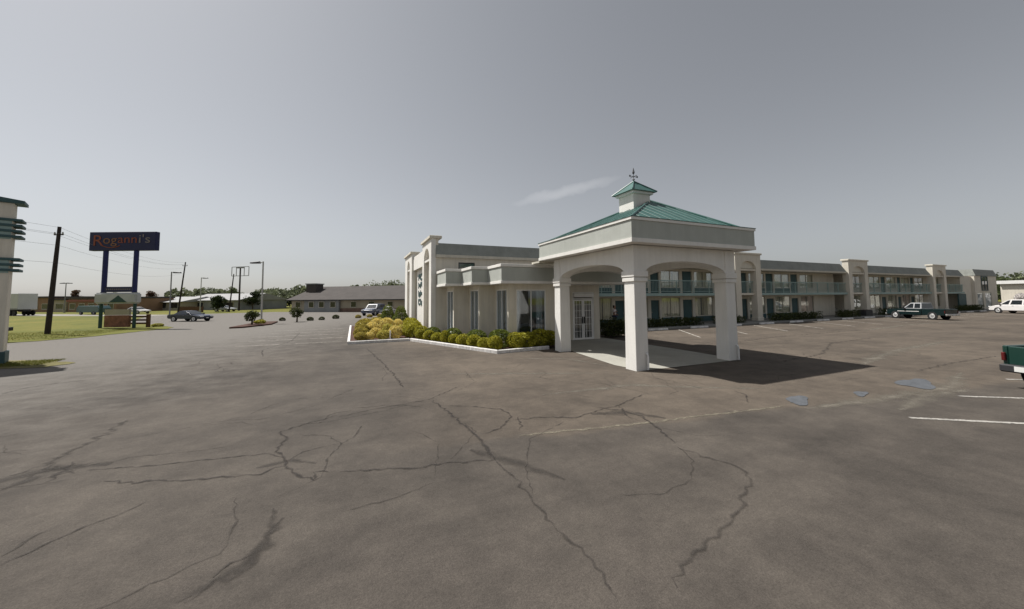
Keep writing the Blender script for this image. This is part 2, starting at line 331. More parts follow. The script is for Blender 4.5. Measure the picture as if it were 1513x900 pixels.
def leaves(name, centers, size, seed, m, aspect=.6, up=.0):
    rng = np.random.default_rng(seed); n = len(centers); c = np.asarray(centers)
    d = rng.normal(size=(n, 3)); d[:, 2] += up; d /= np.linalg.norm(d, axis=1)[:, None]
    e = np.cross(d, rng.normal(size=(n, 3))); e /= np.linalg.norm(e, axis=1)[:, None]
    sz = (size * rng.uniform(.6, 1.3, n))[:, None]; d = d * sz; e = e * sz * aspect
    v = np.stack([c - d * .5, c + e * .5, c + d * .5, c - e * .5], 1).reshape(-1, 3)
    me = bpy.data.meshes.new(name); me.vertices.add(4 * n); me.vertices.foreach_set('co', v.ravel())
    me.loops.add(4 * n); me.loops.foreach_set('vertex_index', np.arange(4 * n)); me.polygons.add(n); me.polygons.foreach_set('loop_start', np.arange(0, 4 * n, 4))
    me.update(calc_edges=True); me.materials.append(MATS[m]); return me
def ball_pts(n, rx, ry, rz, cz, seed, lump=.12, flat=0, shell=.45):
    rng = np.random.default_rng(seed); d = rng.normal(size=(n, 3)); d /= np.linalg.norm(d, axis=1)[:, None]
    k = rng.normal(size=(6, 3)) * 2.2; ph = rng.uniform(0, 6.28, 6)
    lm = 1 + lump * np.sin(d @ k.T + ph).sum(1) / 2.4
    r = (1 - shell * rng.random(n) ** 2) * lm
    p = d * r[:, None] * np.array([rx, ry, rz]); p[:, 2] += cz
    return p[p[:, 2] > .03 + flat]
def tree(name, label, loc, h, crown_r, seed, m='leaf_tree', group=None, n=2600, leaf=.32, trunk=.32, cat='tree'):
    rng = random.Random(seed); t = thing(name, label, cat, loc, rng.uniform(0, 6), group); tb = MB(); hc = h * trunk
    tb.tube([(0, 0, -.1), (.05 * h * .2, 0, hc), (0, .05, h * .75)], [h * .03, h * .02, h * .006], 7); pts = []
    for i in range(13):
        a = rng.uniform(0, 6.28); rr_ = crown_r * rng.uniform(.25, .75); z = rng.uniform(hc * 1.1, h * .92); k = 1 - abs((z - hc) / (h - hc) - .35) * .75
        q = (math.cos(a) * rr_ * k, math.sin(a) * rr_ * k, z)
        tb.tube([(0, 0, hc * .9 + (z - hc) * .25), (q[0] * .5, q[1] * .5, z * .85), q], [h * .012, h * .007, h * .003], 5)
        sr_ = crown_r * rng.uniform(.28, .5)
        pts.append(ball_pts(n // 13, sr_, sr_, sr_ * .75, 0, seed * 31 + i, .3, -99) + np.array(q))
    tb.build('trunk', 'bark', t); link('crown', leaves('crown', np.concatenate(pts), leaf, seed, m), None, t); return t
def ribbon(name, pts, width, m, parent, z, seed, jit=.5, taper=True, wob=.32, step=.09):
    rng = random.Random(seed); P = [Vector((x, y, 0)) for x, y in pts]; q = []
    for a, b in zip(P, P[1:]):
        n = max(2, int((b - a).length / step)); nn = (b - a).normalized(); nn = Vector((-nn.y, nn.x, 0))
        for i in range(n): q.append(a.lerp(b, i / n) + nn * rng.gauss(0, width * wob))
    q.append(P[-1]); vs = []; fs = []
    for i, p in enumerate(q):
        d = (q[min(i + 1, len(q) - 1)] - q[max(0, i - 1)]).normalized(); nn = Vector((-d.y, d.x, 0))
        k = (min(1, i / 4 + .25, (len(q) - 1 - i) / 4 + .2) if taper else 1) * width * .5
        a, b = k * rng.uniform(1 - jit, 1 + jit), k * rng.uniform(1 - jit, 1 + jit)
        vs += [(p.x + nn.x * a, p.y + nn.y * a, z), (p.x - nn.x * b, p.y - nn.y * b, z)]
        if i: fs.append((2 * i - 2, 2 * i - 1, 2 * i + 1, 2 * i))
    me = bpy.data.meshes.new(name); me.from_pydata(vs, [], fs); me.update(); uvl = me.uv_layers.new(name='UVMap')
    for lp in me.loops: uvl.data[lp.index].uv = (lp.vertex_index // 2, lp.vertex_index % 2)
    return link(name, me, m, parent)
def flat(poly, z):
    me = bpy.data.meshes.new('sheet'); me.from_pydata([(x, y, z) for x, y in poly], [], [tuple(range(len(poly)))]); me.update(); return me
def blob(cx, cy, rx, ry, rot, seed, n=26):
    rng = random.Random(seed); o = []
    for i in range(n):
        t = 2 * math.pi * i / n; k = 1 + .18 * math.sin(3 * t + seed) + rng.uniform(-.08, .08); x, y = rx * k * math.cos(t), ry * k * math.sin(t)
        o.append((cx + x * math.cos(rot) - y * math.sin(rot), cy + x * math.sin(rot) + y * math.cos(rot)))
    return o
def text_mesh(txt, size, depth):
    cu = bpy.data.curves.new('txt', 'FONT'); cu.body = txt; cu.size = size; cu.extrude = depth; cu.resolution_u = 3
    o = bpy.data.objects.new('txt', cu); COL.objects.link(o); bpy.context.view_layer.update()
    me = bpy.data.meshes.new_from_object(o.evaluated_get(bpy.context.evaluated_depsgraph_get()))
    bpy.data.objects.remove(o); bpy.data.curves.remove(cu); me.materials.clear(); return me

# ------------------------------------------------------------------ ground, roads, beds
struct('ground', flat([(-1500, -900), (1600, -900), (1600, 1800), (-1500, 1800)], -.03), 'grass_field')
lot = struct('parking_lot', flat([(-75, -90), (170, -90), (170, 52), (20, 52), (-.2, 61.5), (-20.5, 76.5), (-24, 79), (-34, 76), (-58, 60), (-75, 40)], 0), 'asphalt')
rng = random.Random(5)
def rough_edge(pts, amp, step=.6):
    o = []
    for (x0, y0), (x1, y1) in zip(pts, pts[1:]):
        n = max(1, int(math.hypot(x1 - x0, y1 - y0) / step))
        for i in range(n): o.append((x0 + (x1 - x0) * i / n + rng.gauss(0, amp), y0 + (y1 - y0) * i / n + rng.gauss(0, amp)))
    return o + [pts[-1]]
struct('lawn', flat(rough_edge([(-55, 15), (-28.3, 23.1), (-27.2, 23.9), (-26.1, 25.6), (-25.2, 28.3), (-24.8, 30.6), (-24.0, 32.4), (-24.3, 34.3), (-28.5, 41), (-33.5, 48)], .06, .5) + [(-40, 69), (-66, 86), (-100, 108), (-100, 15)], .02), 'grass_field')
struct('road', flat([(-40, 69.6), (-37.5, 73.5), (-52, 84), (-73, 101), (-140, 148), (-140, 132), (-67.6, 87.6)], .01), 'road')
struct('verge', flat(rough_edge([(-24.6, 12.4), (-22.3, 13.4), (-20.6, 12.7), (-19.2, 11.2), (-19.6, 10.3), (-21.4, 10.6)], .08, .3) + [(-24.4, 10.8)], .015), 'dry_grass')
struct('walkway', MB().prism([(5.2, 11.0), (92, 11.0), (92, 14.75), (5.2, 14.75)], -.02, .12).mesh('walkway', bevel=.015), 'walk')
struct('canopy_apron', flat([(.25, -.02), (5.15, -.02), (5.3, 2.5), (5.3, 10.99), (1.25, 10.99), (1.25, 6.3), (.75, 5.6), (.45, 4.2), (.05, 1.2)], .012), 'concrete')
bed = struct('planting_bed', flat([(-9.0, 26.2), (-9.0, 12.7), (-5.6, 12.7), (-2.75, 5.8), (1.2, 6.2), (1.2, 9), (-1, 11), (-3, 13.3), (-3.8, 16), (-3.8, 26.2)], .09), 'mulch')
kp = [(-9.12, 26.3), (-9.07, 12.6), (-5.7, 12.6), (-2.82, 5.66), (.0, 5.95)]
for i, (p, q) in enumerate(zip(kp, kp[1:])):
    L_ = math.hypot(q[0] - p[0], q[1] - p[1]); k = MB().box(0, L_, -.002 * i, .15, -.02, .155)
    o = k.build('kerb', 'kerb_paint', None, bevel=.02); o['kind'] = 'structure'; o.location = (*p, 0); o.rotation_euler = (0, 0, math.atan2(q[1] - p[1], q[0] - p[0]))
for i, y in enumerate(np.arange(14.2, 25, 2.6)):
    ribbon('bay_line', [(-14.6, y + .2), (-9.4, y)], .11, 'line_worn', lot, .009, i, .3, False, .02)
for i, (p, q) in enumerate((((4.9, -5.68), (9.6, -8.8)), ((1.66, -5.93), (6.3, -9.25)), ((8.75, -5.5), (13.4, -8.6)))):
    ribbon('bay_line', [p, q], .11, 'line_paint', lot, .006, i + 20, .15, False, .02)
for i in range(15):
    x = 8.4 + i * 4.3; ribbon('bay_line', [(x + .9, 10.5), (x - 2.2, 6.1)], .13, 'line_worn', lot, .006, i + 40, .35, False, .02)
ribbon('joint_line', [(-5.92, -3.49), (-4.77, -3.68), (-3.5, -3.91), (-2.62, -4.01), (.28, -4.4)], .14, 'pale', lot, .004, 3, .4, True, .08)
for i, (pts, wd) in enumerate((([(.5, -4.7), (3, -5.0), (6, -5.2), (9, -4.6)], .7), ([(2.2, -5.6), (4.2, -5.3), (6.3, -5.6)], .9), ([(-4.2, -1.2), (-1.5, -1.4), (1.5, -3.3)], .5), ([(-6, 2.5), (-3.2, 1.2), (-1.0, .2)], .45), ([(-2.6, 4.2), (-.7, 3.2), (-.3, 1.2)], .5), ([(8, -2.5), (13, -1.5), (20, -1)], .9), ([(24, 4), (34, 5), (44, 4.4)], .8))):
    ribbon('scuff', pts, wd, 'scuff', lot, .0022 + .0001 * i, i + 500, .12, True, .0, .6)
CR = [(6, [(-13.30, -1.81), (-13.14, -1.65), (-13.02, -1.55), (-13.04, -1.04), (-12.97, -.62), (-12.95, -.19), (-13.07, .74)]),
(9, [(-12.89, -2.49), (-12.94, -2.15), (-12.92, -1.89), (-12.81, -1.65)]), (9, [(-13.0, -1.6), (-12.8, -1.75), (-12.55, -1.8), (-12.4, -2.1)]), (7, [(-12.7, -1.55), (-12.62, -1.9), (-12.6, -2.3)]),
(3, [(-12.31, -2.03), (-11.67, -2.20), (-11.05, -2.31), (-10.50, -2.38), (-9.94, -2.46), (-9.70, -2.75)]),
(4, [(-11.85, -2.56), (-11.42, -2.80), (-10.85, -3.01), (-10.11, -3.21), (-9.90, -3.25), (-9.75, -3.09), (-9.61, -3.11)]),
(4, [(-8.98, -.80), (-9.61, -1.15), (-9.94, -1.39), (-9.79, -1.87), (-9.85, -2.44), (-9.65, -2.82), (-9.61, -3.11), (-9.40, -3.54), (-9.17, -3.76), (-9.19, -3.49), (-8.87, -3.59)]),
(2, [(-9.60, -2.90), (-9.44, -2.63), (-8.91, -2.51)]), (3, [(-11.74, -4.38), (-11.65, -4.27), (-11.55, -4.09), (-11.40, -3.87), (-11.22, -3.75), (-11.03, -3.51)]),
(3, [(-11.86, -4.18), (-11.79, -4.10), (-11.76, -3.87), (-11.67, -3.72)]), (6, [(-9.51, -4.33), (-9.48, -4.68), (-9.45, -5.10), (-9.58, -5.38), (-9.79, -5.40), (-9.95, -5.63)]),
(3, [(-9.84, -5.38), (-9.74, -5.25), (-9.58, -5.18)]), (4, [(-17.49, 5.06), (-17.43, 5.89), (-16.79, 6.38), (-16.21, 6.55)]),
(5, [(-8.11, 10.15), (-7.65, 5.31), (-7.47, 2.60), (-7.42, 1.08)]), (5, [(-6.92, -.48), (-6.76, -1.70), (-6.66, -2.92), (-6.61, -3.63), (-6.67, -4.23)]),
(2.2, [(-6.67, -4.23), (-6.61, -5.00), (-6.65, -5.60), (-6.65, -6.15), (-6.60, -6.42), (-6.58, -6.78), (-6.67, -7.09)]),
(3, [(-8.98, -.93), (-8.05, -.62), (-6.99, -.44), (-5.95, .57)]), (3.5, [(-6.79, -1.08), (-6.25, -1.34), (-5.60, -1.96), (-5.64, -2.48), (-6.09, -3.01), (-6.55, -3.13)]),
(4, [(-8.87, -3.65), (-8.30, -3.81), (-7.86, -3.98), (-7.41, -4.00), (-6.67, -4.23)]), (5, [(-5.50, -2.55), (-5.62, -2.95), (-5.81, -3.23)]),
(4, [(-5.67, -2.64), (-5.49, -2.68), (-4.93, -2.82), (-4.45, -3.10), (-3.56, -2.84), (-3.11, -2.81), (-2.37, -2.47), (-1.80, -2.28)]),
(4, [(-3.62, -2.70), (-3.27, -3.10), (-3.15, -3.60), (-3.39, -4.26), (-3.65, -4.92)]), (3, [(-3.11, -2.81), (-3.43, -3.47), (-3.40, -3.79)]),
(2.5, [(-8.91, -2.57), (-8.68, -2.31), (-8.52, -1.71)]),
(3, [(-3.73, -5.02), (-3.71, -5.46), (-3.53, -5.82), (-3.56, -6.11), (-3.87, -6.33), (-4.47, -6.59), (-4.82, -6.74), (-5.30, -6.86), (-5.59, -6.92), (-5.86, -7.02), (-6.11, -7.17)]),
(5, [(8.08, -3.91), (10.80, -3.76), (14.75, -3.88)]), (3, [(.50, -3.04), (.35, -3.45), (-.22, -3.91)]), (4, [(-12.5, 22), (-12.2, 16), (-12.9, 12), (-12.4, 9.5)]), (6, [(6, -1), (9.5, -.6), (14, 1.2), (19, 1.5)]), (6, [(9, 3.5), (15, 4.3), (24, 4.2)])]
for i, (wd, pts) in enumerate(CR):
    fa = wd in (2.2, 6) or i in (9, 24, 25) or (wd == 9); ribbon('crack', pts, wd * (.031 if fa else .020), 'crack_faint' if fa else 'crack', lot, .0055 + .0002 * i, i, .45, True, .22)
for i, (pts, wd) in enumerate((([(-13.6, -2.2), (-12.9, -1.75), (-12.1, -1.9)], .7), ([(-10.0, -5.6), (-9.6, -5.3), (-9.4, -4.6)], .3), ([(-10.0, -3.0), (-9.6, -2.9), (-9.2, -3.2)], .35), ([(-6.9, -3.7), (-6.5, -4.3), (-6.0, -5.2)], .6), ([(-4.0, -3.0), (-3.3, -3.2), (-2.8, -3.9)], .8))):
    ribbon('stain', pts, wd, 'stain', lot, .0030 + .0001 * i, i + 700, .12, True, .0, .4)
FINE = random.Random(31)
for i in range(90):   # hairline cracks scattered over the old surfacing
    x, y = FINE.uniform(-15, 12), FINE.uniform(-6.0, 9); an = FINE.uniform(0, 3.14); pts = [(x, y)]
    if -.3 < x < 6 and -.3 < y < 9 or (x < -1 and y > 4.5 and x > -9.5): continue
    for j in range(FINE.randint(2, 5)): an += FINE.gauss(0, .5); x += math.cos(an) * .6; y += math.sin(an) * .6; pts.append((x, y))
    ribbon('crack', pts, FINE.uniform(.03, .06), 'crack_faint', lot, .0048 + .00001 * i, i + 300, .5, True, .3)
for i, (cx, cy, rx, ry, rt) in enumerate(((5.76, -4.66, .75, .36, .25), (1.05, -4.25, .50, .2, .45), (3.07, -4.57, .34, .12, .3))):
    link('asphalt_patch', flat(blob(cx, cy, rx, ry, rt, i + 2), .010), 'patch', lot)

# ------------------------------------------------------------------ the motel
B0 = 13.15; WB = 14.75
mot = thing('motel_building', 'long two storey beige motel with arched pilasters, balconies and a sawtooth lobby', 'motel', (20, 14, 0), wc=True)
def frame_mb(axis, u0, u1, t0, t1, z0, z1, w_=.06, mull=(), bars=(), mw_=None):
    mw_ = mw_ or w_ * .4; f = MB(); abox(f, axis, u0, u0 + w_, t0, t1, z0, z1); abox(f, axis, u1 - w_, u1, t0, t1, z0, z1)
    abox(f, axis, u0 + w_, u1 - w_, t0, t1, z0, z0 + w_); abox(f, axis, u0 + w_, u1 - w_, t0, t1, z1 - w_, z1)
    e = .004
    for m_ in mull: abox(f, axis, m_ - mw_, m_ + mw_, t0 + e, t1 - e, z0 + w_, z1 - w_)
    for b_ in bars: abox(f, axis, u0 + w_, u1 - w_, t0 + 2 * e, t1 - 2 * e, b_ - mw_ * .8, b_ + mw_ * .8)
    return f
def curtain_mb(axis, u0, u1, t, z0, z1, seed, k=.03):
    f = MB(); n = max(8, int((u1 - u0) / .045)); rg = random.Random(seed); ph = rg.uniform(0, 6); vs = []
    for i in range(n + 1):
        u = u0 + (u1 - u0) * i / n; tt = t + k * math.sin(u * 26 + ph + math.sin(u * 5)) + .01 * rg.random()
        vs += [ax3(axis, u, tt, z0), ax3(axis, u, tt * 1.0, z1)]
    return f.add(vs, [(2 * i, 2 * i + 2, 2 * i + 3, 2 * i + 1) for i in range(n)])
def window(axis, t, din, u0, u1, z0, z1, parent=mot, mull=(), bars=(), fm='trim', cur='curtain', gap=.12, seed=0, gl='window_glass', wd=.06):
    a, b = sorted((t + din * .02, t + din * .10)); f = frame_mb(axis, u0, u1, a, b, z0, z1, wd, mull, bars).build('window', fm, parent)
    g_ = MB(); a, b = sorted((t + din * .05, t + din * .06)); abox(g_, axis, u0 + wd, u1 - wd, a, b, z0 + wd, z1 - wd); p = g_.build('pane', gl, f)
    p.location = (0, 0, 0)
    if cur:
        rg = random.Random(seed + 77); mid = (u0 + u1) / 2 + rg.uniform(-.2, .2) * (u1 - u0); w_ = (u1 - u0) * gap * rg.uniform(.5, 1.6)
        for x0, x1 in ((u0 + .04, mid - w_ / 2), (mid + w_ / 2, u1 - .04)):
            if x1 - x0 > .1: q = curtain_mb(axis, x0, x1, t + din * .15, z0 + .03, z1 - .02, seed + int(x0 * 10)).build('curtain', cur, f); q.location = (0, 0, 0)
    return f
def door(axis, t, din, u0, u1, z0, z1, m='teal', parent=mot, left=True):
    d = MB(); a, b = sorted((t + din * .10, t + din * .15)); abox(d, axis, u0 + .05, u1 - .05, a, b, z0, z1 - .05)
    a, b = sorted((t + din * .085, t + din * .099))
    for zz in ((z0 + .2, z0 + .85), (z0 + 1.05, z1 - .25)): abox(d, axis, u0 + .22, u1 - .22, a, b, *zz)
    o = d.build('door', m, parent)
    f = MB(); a, b = sorted((t + din * .01, t + din * .16)); abox(f, axis, u0, u0 + .05, a, b, z0, z1); abox(f, axis, u1 - .05, u1, a, b, z0, z1); abox(f, axis, u0 + .05, u1 - .05, a, b, z1 - .05, z1)
    q = f.build('door_frame', 'trim', o); q.location = (0, 0, 0)
    h = MB(); a, b = sorted((t + din * .03, t + din * .098)); uu_ = u0 + .14 if left else u1 - .14; abox(h, axis, uu_ - .03, uu_ + .03, a, b, z0 + .95, z0 + 1.03); q = h.build('handle', 'chrome', o); q.location = (0, 0, 0)
    return o

# walking wing: back wall with doors and windows on both storeys
doors = [(7.3, 8.3), (11.2, 12.25), (15.1, 16.15), (18.95, 20.25), (26.8, 28.0), (31.0, 32.3), (35.3, 36.6), (50.2, 51.3), (54.7, 55.9), (59.0, 60.0), (62.7, 63.8), (69.4, 70.5)]
wins = [(8.6, 10.9), (12.4, 14.8), (16.35, 18.65), (20.5, 22.95), (28.3, 30.8), (32.5, 35.1), (37.0, 39.5), (47.4, 49.9), (51.8, 54.4), (56.2, 58.7), (60.2, 62.5), (64.0, 66.6), (70.8, 72.4)]
stair = (43.7, 46.1)
for st, (zf, zc) in enumerate(((.12, 2.56), (2.76, 4.98))):
    dz = (zf, zf + 2.1); wz = (zf + .52, zc - .14)
    ops = [(a, b, *dz) for a, b in doors] + [(a, b, *wz) for a, b in wins] + [(stair[0], stair[1], zf, zc)]
    m_ = MB(); wall(m_, 'a', WB, WB + .25, 6.5, 78, zf - .12 if st == 0 else zf - .2, zc + .1, ops); m_.build('wall', 'stucco', mot)
    for i, (a, b) in enumerate(doors): door('a', WB, 1, a, b, *dz, left=i % 2 == 0)
    for i, (a, b) in enumerate(wins):
        window('a', WB, 1, a, b, *wz, mull=((a + b) / 2,), fm='trim', cur=('curtain', 'curtain', 'curtain_pink', 'curtain')[(i + st * 3) % 4] if i > 5 else 'curtain', gap=.05, seed=i + st * 40)
        if i < 6:
            p = MB().box(a, b, WB - .03, WB - .002, zf + .02, wz[0] - .02); p.build('panel', 'teal', mot)
MB().box(6.5, 78, 17.4, 17.5, 0, 5.1).build('inner_wall', 'interior', mot)
sw = MB(); sw.box(stair[0] - .01, stair[0] + .1, WB + .26, 17.3, .12, 4.98); sw.box(stair[1] - .1, stair[1] + .01, WB + .26, 17.3, .12, 4.98); sw.build('stair_wall', 'stucco', mot)
stp = MB()
for i in range(14): stp.box(stair[0] + .12, stair[1] - .12, WB + .3 + .17 * i, WB + .3 + .17 * (i + 1), .12 + .0 * i, .12 + .18 * (i + 1))
stp.build('stair', 'concrete', mot)
MB().box(6.5, 78, WB + .25, 26.1, 5.0, 5.2).build('roof_deck', 'tar_roof', mot)
MB().box(6.5, 86.5, 26.0, 26.2, 0, 5.2).build('wall', 'stucco', mot)
pil = [(23.44, 27.08), (42.52, 46.65), (63.4, 67.47)]
bays = [(6.6, 23.44), (27.08, 42.52), (46.65, 63.4), (67.47, 74.0)]
MB().box(6.5, 74.0, 12.98, WB - .001, 2.56, 2.755).build('balcony_slab', 'stucco', mot, bevel=.01)
MB().box(6.5, 74.0, 12.98, WB - .001, 4.99, 5.09).build('soffit', 'trim', mot)
for a, b in bays:
    e0 = MB().box(a + .01, b - .01, 12.93, 12.975, 2.54, 2.78); e0.build('slab_edge', 'teal_light', mot)
    mn = MB(); mn.hexa([(a + .01, 12.9, 5.12), (b - .01, 12.9, 5.12), (b - .01, 13.6, 5.12), (a + .01, 13.6, 5.12), (a + (.45 if a > 10 else .01), 13.28, 6.02), (b - .45, 13.28, 6.02), (b - .45, 13.6, 6.02), (a + (.45 if a > 10 else .01), 13.6, 6.02)])
    mn.build('mansard', 'mansard', mot)
    MB().box(a + .01, b - .01, 12.88, 12.979, 4.94, 5.115).build('eave_trim', 'trim', mot, bevel=.01)
    rl = MB(); n = int((b - a) / .15)
    rl.box(a, b, 13.02, 13.08, 3.80, 3.86); rl.box(a, b, 13.03, 13.07, 2.88, 2.92)
    for i in range(1, n):
        x = a + (b - a) * i / n
        if i % 13 == 0: rl.box(x - .03, x + .03, 13.021, 13.079, 2.76, 3.8)
        else: rl.box(x - .01, x + .01, 13.04, 13.06, 2.92, 3.8)
    rl.build('railing', 'teal_light', mot)
for a, b in pil:
    lw = .72; f = MB(); t0, t1 = 12.72, 13.3
    f.box(a, a + lw, t0, t1, .1, 5.06); f.box(b - lw, b, t0, t1, .1, 5.06); f.box(a, b, t0 + .001, t1 - .001, 5.06, 5.061)
    arch(f, 'a', t0, t1, a + lw, b - lw, 5.06, .72, 6.38); f.box(a, a + lw, t0, t1, 5.06, 6.38); f.box(b - lw, b, t0, t1, 5.06, 6.38)
    o = f.build('pilaster', 'stucco', mot)
    q = MB().box(a - .1, b + .1, t0 - .1, t1 + .1, 6.38, 6.56).build('cap', 'stucco', o, bevel=.02); q.location = (0, 0, 0)
    q = MB().box(a + lw, b - lw, t0 + .06, t1 - .1, 4.86, 5.04).build('lintel', 'stucco', o); q.location = (0, 0, 0)
    q = MB().box(a + lw, b - lw, t0 + .25, t1 - .05, 5.045, 5.85).build('niche_panel', 'stucco', o); q.location = (0, 0, 0)
    for pa_, pb2 in ((a, a + lw), (b - lw, b)): q = MB().box(pa_ - .06, pb2 + .06, t0 - .06, t1 + .05, .1, .45).build('plinth', 'stucco', o, bevel=.03); q.location = (0, 0, 0)
    rl = MB().box(a + lw, b - lw, 13.02, 13.08, 3.80, 3.86)
    for i in range(1, 18): x = a + lw + (b - a - 2 * lw) * i / 18; rl.box(x - .01, x + .01, 13.04, 13.06, 2.78, 3.8)
    rl.build('railing', 'teal_light', mot)
# far end of the wing
e = MB(); wall(e, 'a', 13.3, 13.5, 74.0, 77.9, 0, 5.15); e.box(74.0, 74.2, 13.5, WB, 0, 5.15); e.build('wall', 'stucco', mot)
MB().box(72.6, 75.2, 13.15, 13.29, .12, 2.5).build('panel', 'teal', mot)
e = MB(); wall(e, 'a', 12.95, 13.2, 77.9, 86.5, 0, 5.25, [(78.6, 80.9, .3, 2.7), (80.5 + .45, 83.0, 3.1, 5.1), (81.6, 84.1, .3, 2.7)][:1] + [(81.6, 84.1, .3, 2.7)]); e.box(77.9, 78.1, 13.2, 26, 0, 5.25); e.box(86.3, 86.5, 13.2, 26, 0, 5.25); e.build('wall', 'stucco', mot)
window('a', 12.95, 1, 78.6, 80.9, .3, 2.7, cur='white_paint', gap=.02, seed=300); window('a', 12.95, 1, 81.6, 84.1, .3, 2.7, cur='white_paint', gap=.02, seed=301)
MB().box(78.2, 86.2, 13.6, 13.7, .1, 5.1).build('inner_wall', 'interior', mot)
w2 = MB().box(80.4, 82.6, 12.90, 12.949, 3.05, 5.15).build('upper_window', 'car_glass', mot)
q = frame_mb('a', 80.3, 82.7, 12.86, 12.899, 2.95, 5.2, .1, (81.5,)).build('frame', 'teal', w2); q.location = (0, 0, 0)
mn = MB(); mn.hexa([(77.85, 12.8, 5.26), (86.55, 12.8, 5.26), (86.55, 20, 5.26), (77.85, 20, 5.26), (78.0, 13.1, 6.25), (86.2, 13.1, 6.25), (86.2, 19.8, 6.25), (78.0, 19.8, 6.25)]); mn.build('mansard', 'mansard', mot)

# main end block
mw = MB(); wall(mw, 'a', B0, B0 + .25, -4.06, 6.5, 0, 5.15, [(-2.6, -1.5, 3.6, 4.82)])
mw.box(6.3, 6.5, B0 + .25, 26, 0, 5.15); mw.box(-3.9, -3.7, B0 + .25, 26.0, 0, 5.15); mw.build('wall', 'stucco', mot)
MB().box(-3.7, 6.3, B0 + .5, B0 + .6, 0, 5.1).build('inner_wall', 'interior', mot)
MB().box(-3.7, 6.5, B0 + .25, 26.1, 5.15, 5.3).build('roof_deck', 'tar_roof', mot)
window('a', B0, 1, -2.6, -1.5, 3.6, 4.82, cur=None, fm='dark_plastic')
mn = MB(); mn.hexa([(-4.06, 12.98, 5.27), (6.6, 12.98, 5.27), (6.6, 13.7, 5.27), (-4.06, 13.7, 5.27), (-4.06, 13.2, 6.02), (6.6, 13.2, 6.02), (6.6, 13.7, 6.02), (-4.06, 13.7, 6.02)]); mn.build('mansard', 'mansard', mot)
MB().box(-4.06, 6.6, 12.94, 13.149, 5.08, 5.268).build('eave_trim', 'trim', mot, bevel=.01)
for (b0, b1, o0, o1) in ((13.15, 16.4, 13.82, 15.78), (21.7, 26.07, 22.95, 24.6)):
    f = MB(); t0, t1 = -4.36, -4.07
    f.box(t0, t1, b0, o0, 0, 5.1); f.box(t0, t1, o1, b1, 0, 5.1); f.box(t0, t1, b0, o0, 5.1, 6.3); f.box(t0, t1, o1, b1, 5.1, 6.3); arch(f, 'b', t0, t1, o0, o1, 5.1, .74, 6.3)
    o = f.build('pilaster', 'stucco_light', mot)
    q = MB().box(t0 - .12, -3.7, b0 - .12, b1 + .12, 6.3, 6.48).build('cap', 'stucco', o, bevel=.02); q.location = (0, 0, 0)
    q = MB().box(t0 + .05, t1 - .02, o0, o1, 4.95, 5.09).build('lintel', 'stucco_light', o); q.location = (0, 0, 0)
    q = MB().box(t1 + .001, -3.905, b0 + .01, b1 - .01, 0, 6.29).build('niche_panel', 'stucco', o); q.location = (0, 0, 0)
MB().box(-4.22, -3.905, 16.41, 21.69, 4.85, 5.98).build('parapet', 'stucco_light', mot, bevel=.01)
MB().box(-3.95, -3.901, 16.41, 21.69, 0, 4.84).build('sign_wall', 'stucco_light', mot)
# weathered teal lettering on the end wall (strokes only, no longer legible)
rg = random.Random(9)
for i, (z, hh) in enumerate(((3.95, .5), (3.3, .5), (2.65, .5), (2.0, .48))):
    for j in range(4):
        y = 20.5 - j * .98; wd = .62; k = MB(); t = -4.0
        kind = (i * 3 + j * 5) % 4
        k.box(t, -3.952, y - .12, y, z, z + hh)
        if kind in (0, 1): k.box(t, -3.952, y - wd, y - .121, z + hh - .13, z + hh)
        if kind in (1, 2): k.box(t, -3.952, y - wd, y - .121, z, z + .13)
        if kind in (0, 2, 3): k.box(t, -3.952, y - wd, y - wd + .12, z + .131, z + hh - .131)
        if kind == 3: k.box(t, -3.952, y - wd + .121, y - .121, z + .2, z + .3)
        k.build('wall_lettering', 'teal', mot)

# sawtooth lobby
W = [(-3.4, 11.2), (-2.48, 9.25), (-1.58, 7.3)]; tops = [13.15, 11.2, 9.25]; ends = [-2.48, -1.58, 1.2]
for i, ((wx, wy), yt, xe) in enumerate(zip(W, tops, ends)):
    m_ = MB(); y0, y1 = wy + .22, yt - .22
    wall(m_, 'b', wx, wx + .2, wy, yt - .002, 0, 3.24, [(y0, y1, .5, 2.95)])
    wall(m_, 'a', wy, wy + .2, wx + .2, xe, 0, 3.24, [(-1.14, .58, .62, 2.92)] if i == 2 else [])
    m_.build('wall', 'stucco', mot)
    window('b', wx, 1, y0, y1, .5, 2.95, mull=((y0 + y1) / 2,), fm='white_paint', cur='curtain_grey', gap=.1, seed=200 + i, gl='lobby_glass')
    sl = MB().box(wx - .12, wx + .02, y0 - .05, y1 + .05, .42, .5).build('sill', 'white_paint', mot)
lw_ = window('a', 7.3, 1, -1.14, .58, .62, 2.92, mull=(-.28,), fm='white_paint', cur=None, gl='lobby_glass')
q = curtain_mb('a', -1.05, -.85, 7.6, .7, 2.85, 3).build('curtain', 'curtain_grey', lw_); q.location = (0, 0, 0)
q = curtain_mb('a', .12, .52, 7.6, .7, 2.85, 4).build('curtain', 'curtain_grey', lw_); q.location = (0, 0, 0)
MB().box(-1.2, .64, 7.22, 7.32, .54, .62).build('sill', 'white_paint', mot)
m_ = MB(); wall(m_, 'b', 1.2, 1.4, 7.3, 8.4, 0, 3.24); wall(m_, 'a', 8.4, 8.6, 1.2, 4.85, 0, 3.24, [(2.95, 4.45, 0, 2.8)]); wall(m_, 'b', 4.65, 4.85, 8.6, B0 - .002, 0, 3.24); m_.build('wall', 'stucco', mot)
MB().prism([(-3.2, 13.1), (-3.2, 11.4), (-2.3, 11.4), (-2.3, 9.45), (-1.38, 9.45), (-1.38, 7.5), (1.2, 7.5), (1.4, 8.6), (4.6, 8.6), (4.6, 13.1)], .0, .06).build('floor', 'interior', mot)
